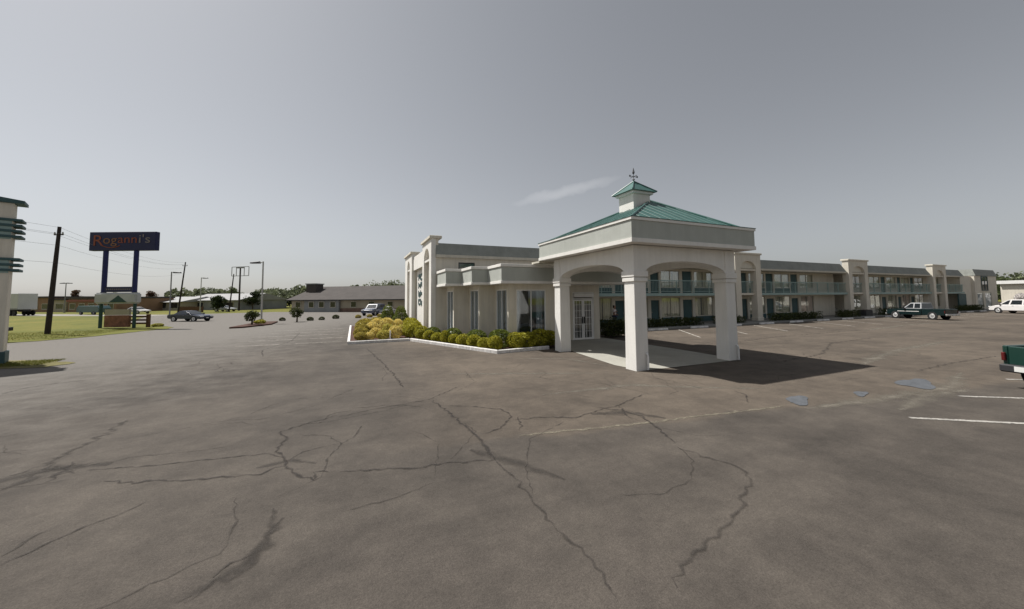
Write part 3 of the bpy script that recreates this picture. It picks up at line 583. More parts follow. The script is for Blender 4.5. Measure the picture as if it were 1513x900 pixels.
ev = [(-4.02, 12.97), (-4.02, 10.55), (-3.1, 10.55), (-3.1, 8.6), (-2.2, 8.6), (-2.2, 6.65), (5.3, 6.65), (5.3, 12.97)]
def grow(poly, d):
    n = len(poly); o = []
    for i in range(n):
        p0, p1, p2 = Vector(poly[i - 1]), Vector(poly[i]), Vector(poly[(i + 1) % n]); a = (p1 - p0).normalized(); b = (p2 - p1).normalized()
        o.append((p1.x + d * (-a.y if abs(a.y) > .5 else 0) * -1 * -1 + d * (-b.y if abs(b.y) > .5 else 0), p1.y + d * (a.x if abs(a.x) > .5 else 0) * -1 + d * (b.x if abs(b.x) > .5 else 0) * -1))
    return o
def band(poly, d, z0, z1, name, m):
    k = MB(); k.prism(grow_ok(poly, d), z0, z1); return k.build(name, m, mot, bevel=.01)
def grow_ok(poly, d):
    # outline runs counter-clockwise when the outside is to the right of each edge
    n = len(poly); o = []
    for i in range(n):
        p0, p1, p2 = Vector(poly[i - 1]), Vector(poly[i]), Vector(poly[(i + 1) % n]); a = (p1 - p0).normalized(); b = (p2 - p1).normalized()
        o.append((p1.x + d * (a.y + b.y), p1.y - d * (a.x + b.x)))
    return o
band(ev, 0, 3.34, 4.02, 'fascia', 'fascia'); band(ev, .05, 4.022, 4.17, 'cornice', 'stucco_light'); band(ev, .04, 3.2, 3.338, 'eave_trim', 'stucco_light')
MB().prism(grow_ok(ev, -.16), 4.172, 4.182).build('lobby_roof', 'tar_roof', mot)
MB().box(-.5, 5.3, 5.95, 6.75, 4.19, 4.275).build('link_roof', 'trim', mot)
dw = frame_mb('a', 2.95, 4.45, 8.42, 8.5, .015, 2.8, .07, (), (2.42,)).build('door_surround', 'white_paint', mot)
q = MB().box(3.02, 4.38, 8.3, 8.46, 2.5, 2.72).build('header_box', 'white_paint', dw); q.location = (0, 0, 0)
for (a, b) in ((3.025, 3.695), (3.705, 4.375)):
    d = frame_mb('a', a, b, 8.44, 8.49, .03, 2.37, .09, [a + (b - a) / 3, a + (b - a) * 2 / 3], [.5, .9, 1.3, 1.7, 2.05], .013).build('glass_door', 'white_paint', mot)
    q = MB().box(a + .09, b - .09, 8.462, 8.468, .12, 2.28).build('pane', 'lobby_glass', d); q.location = (0, 0, 0)
    hx = b - .06 if a < 3.3 else a + .06; q = MB().box(hx - .02, hx + .02, 8.38, 8.44, .95, 1.35).build('handle', 'dark_plastic', d); q.location = (0, 0, 0)
# things seen through the lobby window
st = thing('lobby_chair', 'blue grey upholstered armchair standing inside the lobby window', 'armchair', (.1, 8.4, .06))
MB().box(-.4, .4, -.38, .38, .12, .45).build('seat', 'chair_blue', st, bevel=.05); MB().box(-.42, .42, .25, .45, .3, 1.0).build('backrest', 'chair_blue', st, bevel=.06)
MB().box(-.5, -.36, -.38, .4, .1, .62).build('armrest', 'chair_blue', st, bevel=.04); MB().box(.36, .5, -.38, .4, .1, .62).build('armrest', 'chair_blue', st, bevel=.04)
for x in (-.36, .36):
    for y in (-.3, .32): MB().box(x - .03, x + .03, y - .03, y + .03, 0, .13).build('leg', 'sofa', st)
st = thing('lobby_desk', 'dark brown wooden counter inside the lobby window', 'counter', (-.9, 9.6, .06))
MB().box(-.45, 1.0, -.3, .3, 0, .95).build('body', 'sofa', st, bevel=.02); MB().box(-.48, 1.03, -.34, .34, .95, 1.0).build('top', 'wood_rust', st, bevel=.01)

# ------------------------------------------------------------------ entrance canopy
can = thing('entrance_canopy', 'drive through entrance canopy with green hipped metal roof, cupola and four square columns', 'canopy', (2.56, 2.71, 0), wc=True)
X0, X1, Y0, Y1 = 0, 5.12, 0, 5.42; cw = .55
for cx, cy in ((0, 0), (X1 - cw, 0), (0, Y1 - cw), (X1 - cw, Y1 - cw)):
    k = MB(); e = .02
    k.hexa([(cx, cy, -.02), (cx + cw, cy, -.02), (cx + cw, cy + cw, -.02), (cx, cy + cw, -.02), (cx + e, cy + e, 3.04), (cx + cw - e, cy + e, 3.04), (cx + cw - e, cy + cw - e, 3.04), (cx + e, cy + cw - e, 3.04)])
    k.box(cx, cx + cw, cy, cy + cw, 3.38, 4.28)
    o = k.build('column', 'stucco_light', can, bevel=.015)
    q = MB().box(cx - .03, cx + cw + .03, cy - .03, cy + cw + .03, 3.02, 3.15).box(cx, cx + cw, cy, cy + cw, 3.15, 3.18).box(cx - .045, cx + cw + .045, cy - .045, cy + cw + .045, 3.18, 3.39).build('capital', 'stucco_light', o, bevel=.012); q.location = (0, 0, 0)
    if cy == 0:
        px = cx + .40
        q = MB().tube([(px + .03, -.0, .58), (px + .03, -.06, .55), (px + .03, -.07, .45), (px + .03, -.07, .12), (px, -.12, .03)], .04, 8).build('downspout', 'white_paint', o, smooth=True); q.location = (0, 0, 0)
for axis, t0, t1, u0, u1 in (('b', 0.03, cw - .03, cw, Y1 - cw), ('b', X1 - cw + .03, X1 - .03, cw, Y1 - cw), ('a', 0.03, cw - .03, cw, X1 - cw), ('a', Y1 - cw + .03, Y1 - .03, cw, X1 - cw)):
    k = MB(); arch(k, axis, t0, t1, u0, u1, 3.36, .42, 4.28, 20); k.build('arch_beam', 'stucco_light', can)
FX0, FX1, FY0, FY1 = -.5, 5.62, -.5, 5.92
def ring(x0, x1, y0, y1, t, z0, z1): return MB().box(x0, x1, y0, y0 + t, z0, z1).box(x0, x1, y1 - t, y1, z0, z1).box(x0, x0 + t, y0 + t, y1 - t, z0, z1).box(x1 - t, x1, y0 + t, y1 - t, z0, z1)
ring(FX0, FX1, FY0, FY1, .3, 4.42, 5.02).build('fascia', 'fascia', can)
ring(FX0 - .03, FX1 + .03, FY0 - .03, FY1 + .03, .33, 4.28, 4.419).build('eave_trim', 'stucco_light', can)
ring(FX0 - .035, FX1 + .035, FY0 - .035, FY1 + .035, .33, 5.021, 5.11).build('cornice', 'stucco_light', can)
MB().box(FX0 + .3, FX1 - .3, FY0 + .3, FY1 - .3, 4.3, 4.4).build('ceiling', 'stucco_light', can)
PK = (3.48, 2.71, 6.82); ez = 5.09
MB().box(FX0 + .25, FX1 - .25, FY0 + .25, FY1 - .25, 4.98, 5.07).build('roof_deck', 'tar_roof', can)
ring(FX0 - .05, FX1 + .05, FY0 - .05, FY1 + .05, .12, 5.112, 5.135).build('drip_edge', 'roof_metal', can)
cs = [(FX0 + .08, FY0 + .08, ez), (FX1 - .75, FY0 + .08, ez), (FX1 - .75, FY1 - .95, ez), (FX0 + .08, FY1 - .95, ez)]
rf = MB().add([(x, y, z + .03) for x, y, z in cs] + [PK] + cs, [(0, 1, 4), (1, 2, 4), (2, 3, 4), (3, 0, 4), (5, 6, 1, 0), (6, 7, 2, 1), (7, 8, 3, 2), (8, 5, 0, 3), (8, 7, 6, 5)]).build('roof', 'roof_metal', can)
for p in cs: q = MB().tube([(p[0], p[1], p[2] + .05), (PK[0], PK[1], PK[2] + .02)], .045, 6).build('hip_cap', 'roof_metal', rf); q.location = (0, 0, 0)
for i in range(4):
    p, q_ = np.array(cs[i]), np.array(cs[(i + 1) % 4]); dirv = (q_ - p); Ln = np.linalg.norm(dirv); dirv = dirv / Ln; pk = np.array(PK); sp = (pk - p) @ dirv
    foot = p + dirv * sp; upv = pk - foot
    n = int(Ln / .46)
    for j in range(1, n):
        u = Ln * j / n; k = u / sp if u < sp else (Ln - u) / (Ln - sp)
        a = p + dirv * u + np.array([0, 0, .045]); b = a + upv * k * .98
        q = MB().tube([a - np.array([0, 0, .008]), b - np.array([0, 0, .008])], .011, 4).build('seam', 'roof_metal', rf); q.location = (0, 0, 0)
cx, cy = 2.62, 2.75; h = .46
cb = MB().box(cx - h, cx + h, cy - h, cy + h, 6.15, 7.0).build('cupola', 'stucco_light', can)
q = MB().box(cx - h - .1, cx + h + .1, cy - h - .1, cy + h + .1, 6.94, 7.04).build('cupola_trim', 'white_paint', cb); q.location = (0, 0, 0)
k = .68; q = MB().add([(cx - k, cy - k, 7.04), (cx + k, cy - k, 7.04), (cx + k, cy + k, 7.04), (cx - k, cy + k, 7.04), (cx, cy, 7.62)], [(0, 1, 4), (1, 2, 4), (2, 3, 4), (3, 0, 4), (3, 2, 1, 0)]).build('cupola_roof', 'roof_metal', cb); q.location = (0, 0, 0)
for sx in (-1, 1):
    for sy in (-1, 1): q = MB().tube([(cx + sx * k, cy + sy * k, 7.06), (cx, cy, 7.64)], .03, 5).build('hip_cap', 'roof_metal', cb); q.location = (0, 0, 0)
wv = MB().tube([(cx, cy, 7.55), (cx, cy, 8.25)], [.018, .008], 6).build('weather_vane', 'lamp_head', can)
for nm_, k in (('ball', MB().tube([(cx, cy, 7.66), (cx, cy, 7.71), (cx, cy, 7.76)], [.02, .06, .02], 8)), ('cross_bar', MB().tube([(cx - .2, cy, 7.85), (cx + .2, cy, 7.85)], .014, 5).tube([(cx, cy - .2, 7.85), (cx, cy + .2, 7.85)], .014, 5).box(cx + .17, cx + .24, cy - .01, cy + .01, 7.82, 7.9).box(cx - .24, cx - .17, cy - .01, cy + .01, 7.82, 7.9)),
              ('finial', MB().tube([(cx, cy, 7.96), (cx, cy, 8.0), (cx, cy, 8.05), (cx, cy, 8.24)], [.02, .05, .055, .01], 8))):
    q = k.build(nm_, 'lamp_head', wv); q.location = (0, 0, 0)

ORD = 'first second third fourth fifth sixth seventh eighth ninth tenth eleventh twelfth thirteenth fourteenth fifteenth'.split()
# ------------------------------------------------------------------ wheel stops, planter
ws = MB().hexa([(-.95, -.09, 0), (.95, -.09, 0), (.95, .09, 0), (-.95, .09, 0), (-.92, -.06, .15), (.92, -.06, .15), (.92, .06, .15), (-.92, .06, .15)]).mesh('wheel_stop', bevel=.02); ws.materials.append(MATS['kerb_paint'])
for i in range(15):
    o = link('wheel_stop', ws, None, None, (11.9 + i * 4.3 - (.3 if i > 1 else 0), 10.82, 0))
    tag(o, ORD[i] + ' white concrete wheel stop along the wing kerb counted from the lobby', 'wheel stop', 'wheel stops along the wing')
pb_ = thing('planter', 'dark square planter between the legs of an arched pilaster', 'planter', (44.6, 12.4, .12))
MB().box(-.75, .75, -.4, .4, 0, .62).build('tub', 'dark_plastic', pb_, bevel=.03); MB().box(-.68, .68, -.33, .33, .62, .66).build('soil', 'mulch', pb_)

# ------------------------------------------------------------------ shrubs
def shrub_mesh(i, m, n=2500, leaf=.095, flatk=.86): return leaves('foliage', ball_pts(n, 1, 1, flatk, flatk * .93, i, .06, -.02, .22) * .5, leaf, i, m)
def put(me, name, x, y, z, d, h, label, cat, group, sd=0):
    o = link(name, me, None, None, (x, y, z)); o.scale = (d, d, h); o.rotation_euler = (0, 0, sd * 1.7); return tag(o, label, cat, group)
green = [shrub_mesh(i, 'leaf_shrub') for i in (1, 2, 3)]; deep = [shrub_mesh(i, 'leaf_cone', 2600, .08) for i in (14, 15)]; gold = [shrub_mesh(i, ('leaf_gold', 'leaf_gold_green', 'leaf_gold')[i - 4], 2200, .10) for i in (4, 5, 6)]; olive = [shrub_mesh(i, 'leaf_olive', 2200, .10) for i in (7, 8)]
rng = random.Random(3)

for i, t in enumerate((.0, .135, .26, .385, .51, .635, .76, .885, 1.0)):
    x, y = -5.35 + (2.42) * t + .28, 12.35 + (6.2 - 12.35) * t + .16
    put(green[i % 3], 'round_shrub', x, y, .08, rng.uniform(.58, .78), rng.uniform(.6, .8), ORD[i] + ' clipped green shrub in the row beside the white kerb counted from the golden bed', 'shrub', 'green shrubs along the lobby kerb', i)
for i, (x, y, d) in enumerate(((-3.75, 10.1, 1.0), (-2.95, 8.35, 1.05), (-2.2, 6.95, 1.15), (-4.45, 12.2, .95))):
    put(deep[i % 2], 'round_shrub', x + .05, y + .1, .08, d, d * .92, ('larger green shrub in front of the lobby window beside the end wall', 'larger green shrub in front of the middle sawtooth window', 'largest green shrub at the outermost corner of the lobby', 'larger green shrub at the inner corner of lobby and end wall')[i], 'shrub', 'shrubs against the lobby wall', i + 20)
for i, (x, y, d, h) in enumerate(((-1.55, 6.45, .98, .88), (-.95, 6.5, 1.0, .9), (-.2, 6.58, 1.15, 1.0), (.45, 6.72, .95, .85))):
    put(green[i % 3], 'round_shrub', x, y, .08, d, h, ORD[i] + ' green shrub beneath the wide lobby window counted towards the canopy column', 'shrub', 'shrubs beneath the lobby window', i + 40)
for i, (x, y, d, h) in enumerate(((-7.9, 13.55, .85, .6), (-7.1, 13.6, 1.05, .75), (-7.5, 14.7, .95, .85), (-6.4, 13.9, 1.15, 1.0), (-6.7, 15.8, 1.0, 1.05), (-7.6, 16.6, 1.25, 1.15), (-6.6, 17.6, 1.4, 1.4), (-5.9, 15.4, .95, .95), (-7.2, 19.4, 1.3, 1.3), (-5.8, 18.4, 1.2, 1.2))):
    put(gold[i % 3], 'golden_shrub', x, y, .08, d * .72, h * .9, ('low golden shrub at the front corner of the raised bed', 'golden shrub directly behind the front kerb of the raised bed', 'golden shrub enclosed by the other golden shrubs near the kerb corner', 'broad golden shrub behind the middle of the front kerb', 'golden shrub between the broad front one and the tallest one', 'wide golden shrub next to the olive shrubs', 'tallest golden shrub in the raised bed', 'golden shrub touching the green shrubs by the end wall', 'rearmost golden shrub in front of the cone shaped evergreens', 'golden shrub between the tallest one and the end wall')[i], 'shrub', 'golden shrubs in the bed', i + 60)
for i, (x, y, d, h) in enumerate(((-8.35, 13.6, .8, .6), (-8.3, 15.0, .9, .8), (-8.2, 16.4, .95, .9), (-8.1, 18.6, 1.2, 1.05), (-7.9, 21.0, 1.5, 1.1), (-7.0, 22.4, 1.4, 1.1))):
    put(olive[i % 2], 'olive_shrub', x, y, .08, d, h, ORD[i] + ' olive green shrub along the parking side of the raised bed from its corner', 'shrub', 'olive shrubs in the bed', i + 80)
for i, (x, y, d, h) in enumerate(((-5.45, 14.0, 1.05, 1.0), (-5.1, 15.2, 1.1, 1.15), (-4.95, 13.2, .9, .9), (-5.0, 16.8, 1.2, 1.2), (-4.9, 18.6, 1.2, 1.2))):
    put(green[i % 3], 'round_shrub', x, y, .08, d, h, ('green shrub below the near arch of the end wall', 'green shrub between the golden shrubs and the near arch', 'smaller green shrub at the corner of the end wall', 'green shrub below the teal wall lettering', 'green shrub beside the broad evergreen at the end wall')[i], 'shrub', 'shrubs under the end wall', i + 90)
def cone_pts(n, r, h, seed):
    g_ = np.random.default_rng(seed); z = h * (1 - np.sqrt(g_.random(n))); k = np.clip(z / h, 0, 1); rad = r * np.sqrt(np.maximum(0, 1 - k ** 1.25)) * (1 - .3 * g_.random(n) ** 2) * (1 + .07 * np.sin(9 * z)); a = g_.uniform(0, 6.2832, n)
    return np.stack([rad * np.cos(a), rad * np.sin(a), z + .04], 1)
for i, (x, y, h, r) in enumerate(((-5.35, 20.5, 1.85, .74), (-6.15, 23.0, 1.9, .72))):
    t = thing('cone_conifer', ('broad cone shaped evergreen close to the arched end wall', 'cone shaped evergreen behind the broader one in the bed')[i], 'conifer', (x, y, .08))
    link('foliage', leaves('foliage', cone_pts(11000, r, h, i + 5), .08, i, 'leaf_cone', .5, .6), None, t); MB().tube([(0, 0, -.05), (0, 0, h * .6)], [.05, .02], 6).build('trunk', 'bark', t)
sk = thing('marker_stake', 'thin white stake standing among the golden shrubs', 'stake', (-6.75, 13.2, .08)); MB().box(-.035, .035, -.035, .035, -.05, .5).build('stake', 'white_paint', sk, bevel=.01); MB().tube([(0, 0, .5), (0, 0, .54)], [.04, .02], 6).build('cap', 'white_paint', sk)
def hedge(x0, x1, y0, y1, h, label, seed, m='leaf_hedge', dens=420):
    g_ = np.random.default_rng(seed); A_ = (x1 - x0) * (y1 - y0); n = int(dens * ((x1 - x0) + (y1 - y0)) * h * 1.6 + dens * A_)
    p = g_.uniform([x0, y0, .1], [x1, y1, h], (n, 3)); p[:, 2] *= 1 + .1 * np.sin(p[:, 0] * 5 + seed) + .06 * np.sin(p[:, 0] * 13)
    p = p - np.array([x0, y0, 0]); o = link('hedge', leaves('hedge', p, .12, seed, m), None, None, (x0, y0, 0)); return tag(o, label, 'hedge')
hedge(5.35, 7.4, 8.3, 9.4, 1.05, 'dark clipped hedge beside the lobby entrance doors', 1)
hedge(12.0, 17.9, 11.7, 12.6, .72, 'low dark hedge at the foot of the first wing bay', 2, dens=260)
hedge(19.8, 23.2, 11.7, 12.6, .72, 'low dark hedge running up to the first arched pilaster', 3, dens=260)
hedge(27.3, 35.0, 11.7, 12.55, .78, 'dark hedge between the first and second arched pilasters', 4, dens=220)
hedge(38.6, 42.3, 11.7, 12.5, .8, 'dark hedge below the blank stair wall', 5, dens=220)
hedge(47.0, 58.0, 11.7, 12.5, .85, 'dark hedge in front of the ground floor rooms behind the parked pickup', 6, dens=170)
hedge(68.0, 76.0, 11.7, 12.5, .85, 'dark hedge by the teal panel at the far end of the wing', 7, dens=170)
# small shrubs round the far side of the lot
isl = struct('traffic_island', MB().prism([(-18.9, 29.8), (-17.9, 30.0), (-16.4, 33.5), (-16.6, 38), (-18.4, 38)], -.02, .14).mesh('island', bevel=.03), 'mulch')
dk = shrub_mesh(11, 'leaf_hedge', 2200, .09)
FB = [(-18.2, 36.2, .65), (-16.69, 41.25, .7), (-13.59, 39.6, .75), (-12.44, 40.4, .7), (-11.0, 42.6, .85), (-8.34, 42.9, .75), (-6.88, 43.8, .75), (-5.5, 44.6, .7)]
for i, (x, y, d) in enumerate(FB): put(olive[i % 2] if i > 4 else dk, 'small_shrub', x, y, -.09, d, d * .85, ORD[i] + ' little round shrub along the far lot edge counted from the traffic island', 'shrub', 'little shrubs along the far edge of the lot', i)
for nm_, x, y, hh, lb in (('standard_shrub', -17.9, 32.9, 1.5, 'top heavy shrub on a short stem on the traffic island'), ('standard_shrub', -14.7, 37.6, 1.6, 'top heavy shrub on a short stem among the little shrubs')):
    t = thing(nm_, lb, 'shrub', (x, y, .1)); o = link('crown', leaves('crown', ball_pts(1500, 1, 1, .85, .8, 61 + int(-x), .42, -.1, .5) * .5, .11, 7, 'leaf_hedge'), None, t, (0, 0, hh * .28)); o.scale = (1.25, 1.25, hh * .8); MB().tube([(0, 0, -.12), (.03, 0, hh * .6)], [.1, .05], 6).build('stem', 'bark', t)
put(green[0], 'low_shrub', -17.5, 34.2, .1, 1.0, .5, 'low shrub beside the lamp post on the traffic island', 'shrub', None, 2)
# grass blades by the pylon and the field edge
g_ = np.random.default_rng(4); pp = np.concatenate([np.stack([g_.uniform(-22.6, -20.1, 2600), g_.uniform(11.0, 12.6, 2600), g_.uniform(.02, .05, 2600)], 1), np.stack([g_.uniform(-38, -26.5, 9000), g_.uniform(24.5, 33, 9000), g_.uniform(.03, .09, 9000)], 1)])
pp = pp[(pp[:, 0] < -20) | (pp[:, 1] < 12)]; pp = pp[~((pp[:, 0] > -28.5) & (pp[:, 0] < -23.5) & (pp[:, 1] > 22) & (pp[:, 1] - 23.9 < (pp[:, 0] + 27.2) * 3.2))]
tag(link('grass_blades', leaves('grass_blades', pp, .11, 8, 'grass_blade', .12, 2.5), None), 'short grass blades standing in the field and verge', 'grass', None, 'stuff')

# ------------------------------------------------------------------ vehicles
def wheels(t, xs, hw, r, rimc='rim'):
    for x in xs:
        for s_ in (-1, 1):
            k = MB(); y = s_ * (hw - .11)
            k.lathe_y([(-.11, r * .7), (-.11, r * .93), (-.07, r), (.07, r), (.11, r * .93), (.11, r * .7)], x, r, y, 22); o = k.build('wheel', 'rubber', t, smooth=False)
            k = MB().lathe_y([(0, r * .66), (s_ * .015, r * .60), (s_ * .0, r * .2), (s_ * .03, r * .15), (s_ * .03, .01)], x, r, y + s_ * .106, 18); k.build('rim', rimc, o)
def arches(t, xs, hw, r, m='dark_plastic'):
    for x in xs:
        for s_ in (-1, 1): MB().lathe_y([(0, r * 1.16), (s_ * .012, r * 1.14), (s_ * .012, .02)], x, r * 1.02, s_ * (hw - .004), 22).build('wheel_arch', m, t)
def glasshouse(t, poly, hw, hwt, paint, zb, zt, sidewins, ws_=None, rw=None):
    MB().sideprism(poly, -hw, hw, -hwt, hwt, zb, zt).build('cabin', paint, t, bevel=.035, seg=2)
    yy = lambda z: hw + (hwt - hw) * (z - zb) / (zt - zb) + .004
    for sw_ in sidewins:
        for s_ in (-1, 1): 
            o = [(x, s_ * yy(z), z) for x, z in sw_]; i_ = [(x, s_ * (yy(z) - .02), z) for x, z in sw_]; n = len(o)
            MB().add(o + i_, [tuple(range(n)), tuple(range(n, 2 * n))] + [(i, (i + 1) % n, n + (i + 1) % n, n + i) for i in range(n)]).build('window', 'car_glass', t)
    for nm_, q in (('windscreen', ws_), ('rear_window', rw)):
        if not q: continue
        (xa, za), (xb, zb_) = q; d = .006 if xa > xb else -.006; s0, s1 = yy(za) - .09, yy(zb_) - .09
        o = [(xa + d, -s0, za + .004), (xa + d, s0, za + .004), (xb + d, s1, zb_ + .004), (xb + d, -s1, zb_ + .004)]; i_ = [(x - d * 3, y, z - .02) for x, y, z in o]
        MB().hexa(o + i_).build(nm_, 'car_glass', t)
def bx(t, name, m, *a, bevel=.015): return MB().box(*a).build(name, m, t, bevel=bevel)
def pickup(label, loc, rz, paint, stripe=False, bump='chrome', py_=0):
    t = thing('pickup_truck', label, 'pickup', loc, rz); hw = .95
    MB().sideprism([(-.72, .42), (2.55, .42), (2.62, .6), (2.58, .92), (2.35, 1.03), (.95, 1.1), (-.72, 1.1)], -hw, hw).build('body', paint, t, bevel=.06, seg=3)
    for s_ in (-1, 1): bx(t, 'bed_side', paint, -2.62, -.73, min(s_ * hw, s_ * (hw - .12)), max(s_ * hw, s_ * (hw - .12)), .46, 1.1, bevel=.025)
    bx(t, 'bed_floor', 'dark_plastic', -2.6, -.73, -.83, .83, .5, .62); tg = bx(t, 'tailgate', paint, -2.66, -2.58, -.82, .82, .6, 1.09, bevel=.02)
    bx(tg, 'handle', 'dark_plastic', -2.675, -2.655, -.12, .12, .9, .98); 
    bx(t, 'rear_bumper', bump, -2.82, -2.67, -.93, .93, .42, .62, bevel=.03); bx(t, 'license_plate', 'plate', -2.835, -2.822, py_ - .15 + abs(py_) * .1, py_ + .15 - abs(py_) * .1, .46, .59, bevel=0)  # shifted off centre, the plate stands in for a bright bumper corner
    bx(t, 'front_bumper', 'chrome', 2.6, 2.75, -.94, .94, .4, .6, bevel=.04); bx(t, 'grille', 'dark_plastic', 2.58, 2.625, -.5, .5, .66, .9)
    for s_ in (-1, 1):
        bx(t, 'headlight', 'lamp_clear', 2.5, 2.63, min(s_ * .55, s_ * .88), max(s_ * .55, s_ * .88), .7, .88); bx(t, 'tail_light', 'tail_red', -2.672, -2.6, min(s_ * .88, s_ * .952), max(s_ * .88, s_ * .952), .7, .92)
        bx(t, 'mirror', 'dark_plastic', .78, .95, min(s_ * .95, s_ * 1.16), max(s_ * .95, s_ * 1.16), 1.12, 1.3)
        if stripe: bx(t, 'side_trim', 'plate', -.5, 1.5, min(s_ * .94, s_ * .965), max(s_ * .94, s_ * .965), .78, .84)
        bx(t, 'door_handle', 'dark_plastic', -.35, -.18, min(s_ * .94, s_ * .97), max(s_ * .94, s_ * .97), .93, .97)
    glasshouse(t, [(-.7, 1.08), (1.05, 1.08), (.35, 1.72), (-.62, 1.72)], .9, .72, paint, 1.08, 1.72, [[(.05, 1.16), (.82, 1.16), (.32, 1.64), (.05, 1.64)], [(-.58, 1.16), (-.05, 1.16), (-.05, 1.64), (-.54, 1.64)]], ((.97, 1.16), (.42, 1.66)), ((-.69, 1.18), (-.63, 1.64)))
    arches(t, (-1.62, 1.72), hw, .37); wheels(t, (-1.62, 1.72), hw + .02, .37); return t
hd = R(77)
tk = pickup('blackish green pickup with a cab paled to show sun glint and bright side strip parked beside the room wing', (0, 0, 0), hd, 'paint_dark', True)
for ch in tk.children:
    if ch.name.startswith('cabin'): ch.data.materials[0] = MATS['paint_silver']  # pale cab colour stands in for sun glint on the dark cab
nx = Vector((math.sin(hd), -math.cos(hd), 0)); tk.location = Vector((43.1, 8.0, 0)) + nx * .9; tk.scale = (.88, .9, .95)
t2 = pickup('bright green pickup with white bumper corner backed up to the bay line', (0, 0, 0), R(-15), 'paint_green', False, 'dark_plastic', .55)  # offset plate added in place of the chrome bumper corner
f_ = Vector((math.cos(R(-15)), math.sin(R(-15)), 0)); l_ = Vector((-f_.y, f_.x, 0)); t2.location = Vector((7.3, -5.75, 0)) + f_ * 2.75 - l_ * .95
def car(name, label, cat, loc, rz, paint, L_, hw, body, cab, hwt, zb, zt, sw_, wsc, rwn, wx, r=.33):
    t = thing(name, label, cat, loc, rz); MB().sideprism(body, -hw, hw).build('body', paint, t, bevel=.07, seg=3)
    glasshouse(t, cab, hw - .04, hwt, paint, zb, zt, sw_, wsc, rwn); xf = max(p[0] for p in body); xr = min(p[0] for p in body); zm = zb - .22
    for s_ in (-1, 1):
        bx(t, 'headlight', 'lamp_clear', xf - .18, xf + .005, min(s_ * .45, s_ * (hw - .06)), max(s_ * .45, s_ * (hw - .06)), zm - .06, zm + .06); bx(t, 'tail_light', 'tail_red', xr - .005, xr + .12, min(s_ * .5, s_ * (hw - .05)), max(s_ * .5, s_ * (hw - .05)), zm, zm + .16)
        bx(t, 'mirror', 'dark_plastic', sw_[0][1][0] - .05, sw_[0][1][0] + .1, min(s_ * (hw - .04), s_ * (hw + .14)), max(s_ * (hw - .04), s_ * (hw + .14)), zb + .03, zb + .16)
        bx(t, 'door_handle', 'dark_plastic', -.05, .12, min(s_ * (hw - .01), s_ * (hw + .02)), max(s_ * (hw - .01), s_ * (hw + .02)), zb - .13, zb - .09)
    bx(t, 'grille', 'dark_plastic', xf - .06, xf + .008, -.4, .4, zm - .22, zm - .08); bx(t, 'license_plate', 'plate', xf + .0, xf + .02, -.15, .15, .38, .48, bevel=0)
    arches(t, wx, hw, r); wheels(t, wx, hw + .015, r); return t
van_body = [(-2.35, .34), (2.3, .32), (2.42, .5), (2.36, .72), (1.75, .98), (1.2, 1.06), (-2.38, 1.06), (-2.42, .7)]
car('minivan', 'white minivan with dark tinted rear windows at the end of the room wing', 'minivan', (66.9, 6.6, 0), R(66), 'paint_white', 4.8, .95, van_body, [(-2.34, 1.04), (1.5, 1.04), (.55, 1.68), (.2, 1.74), (-2.0, 1.74), (-2.2, 1.66)], .76, 1.04, 1.74,
    [[(.45, 1.12), (1.2, 1.12), (.5, 1.62), (.3, 1.64)], [(-.75, 1.12), (.3, 1.12), (.15, 1.64), (-.75, 1.64)], [(-2.1, 1.12), (-.9, 1.12), (-.9, 1.64), (-2.0, 1.64)]], ((1.42, 1.1), (.62, 1.64)), ((-2.32, 1.15), (-2.21, 1.62)), (-1.5, 1.45), .34)
sed_body = [(-2.2, .34), (2.2, .3), (2.32, .48), (2.22, .68), (1.0, .84), (-1.5, .88), (-2.25, .82), (-2.32, .5)]
car('sedan', 'dark blue low sedan crossing the driveway beside the roadside sign', 'car', (-27.1, 46.6, 0), R(-31), 'paint_navy', 4.6, .88, sed_body, [(-1.55, .84), (1.05, .82), (.1, 1.26), (-.75, 1.28)], .62, .82, 1.28,
    [[(-.25, .9), (.75, .9), (.12, 1.2), (-.25, 1.22)], [(-1.2, .9), (-.35, .9), (-.35, 1.22), (-.72, 1.22)]], ((.98, .87), (.2, 1.22)), ((-1.5, .88), (-.83, 1.24)), (-1.35, 1.4))
suv_body = [(-2.2, .4), (2.2, .38), (2.3, .6), (2.24, .9), (1.1, 1.06), (-2.25, 1.08), (-2.3, .6)]
car('parked_suv', 'slate blue sport utility vehicle parked in front of the long grey roofed building', 'suv', (-6.0, 50.6, 0), R(-120), 'paint_slate', 4.5, .92, suv_body, [(-2.15, 1.05), (1.1, 1.03), (.4, 1.7), (-1.95, 1.74)], .74, 1.04, 1.74,
    [[(-.2, 1.12), (.75, 1.12), (.35, 1.62), (-.2, 1.64)], [(-1.2, 1.12), (-.3, 1.12), (-.3, 1.64), (-1.2, 1.64)], [(-1.95, 1.14), (-1.3, 1.14), (-1.3, 1.62), (-1.9, 1.62)]], ((1.04, 1.1), (.46, 1.64)), ((-2.14, 1.15), (-1.98, 1.64)), (-1.35, 1.4), .36)
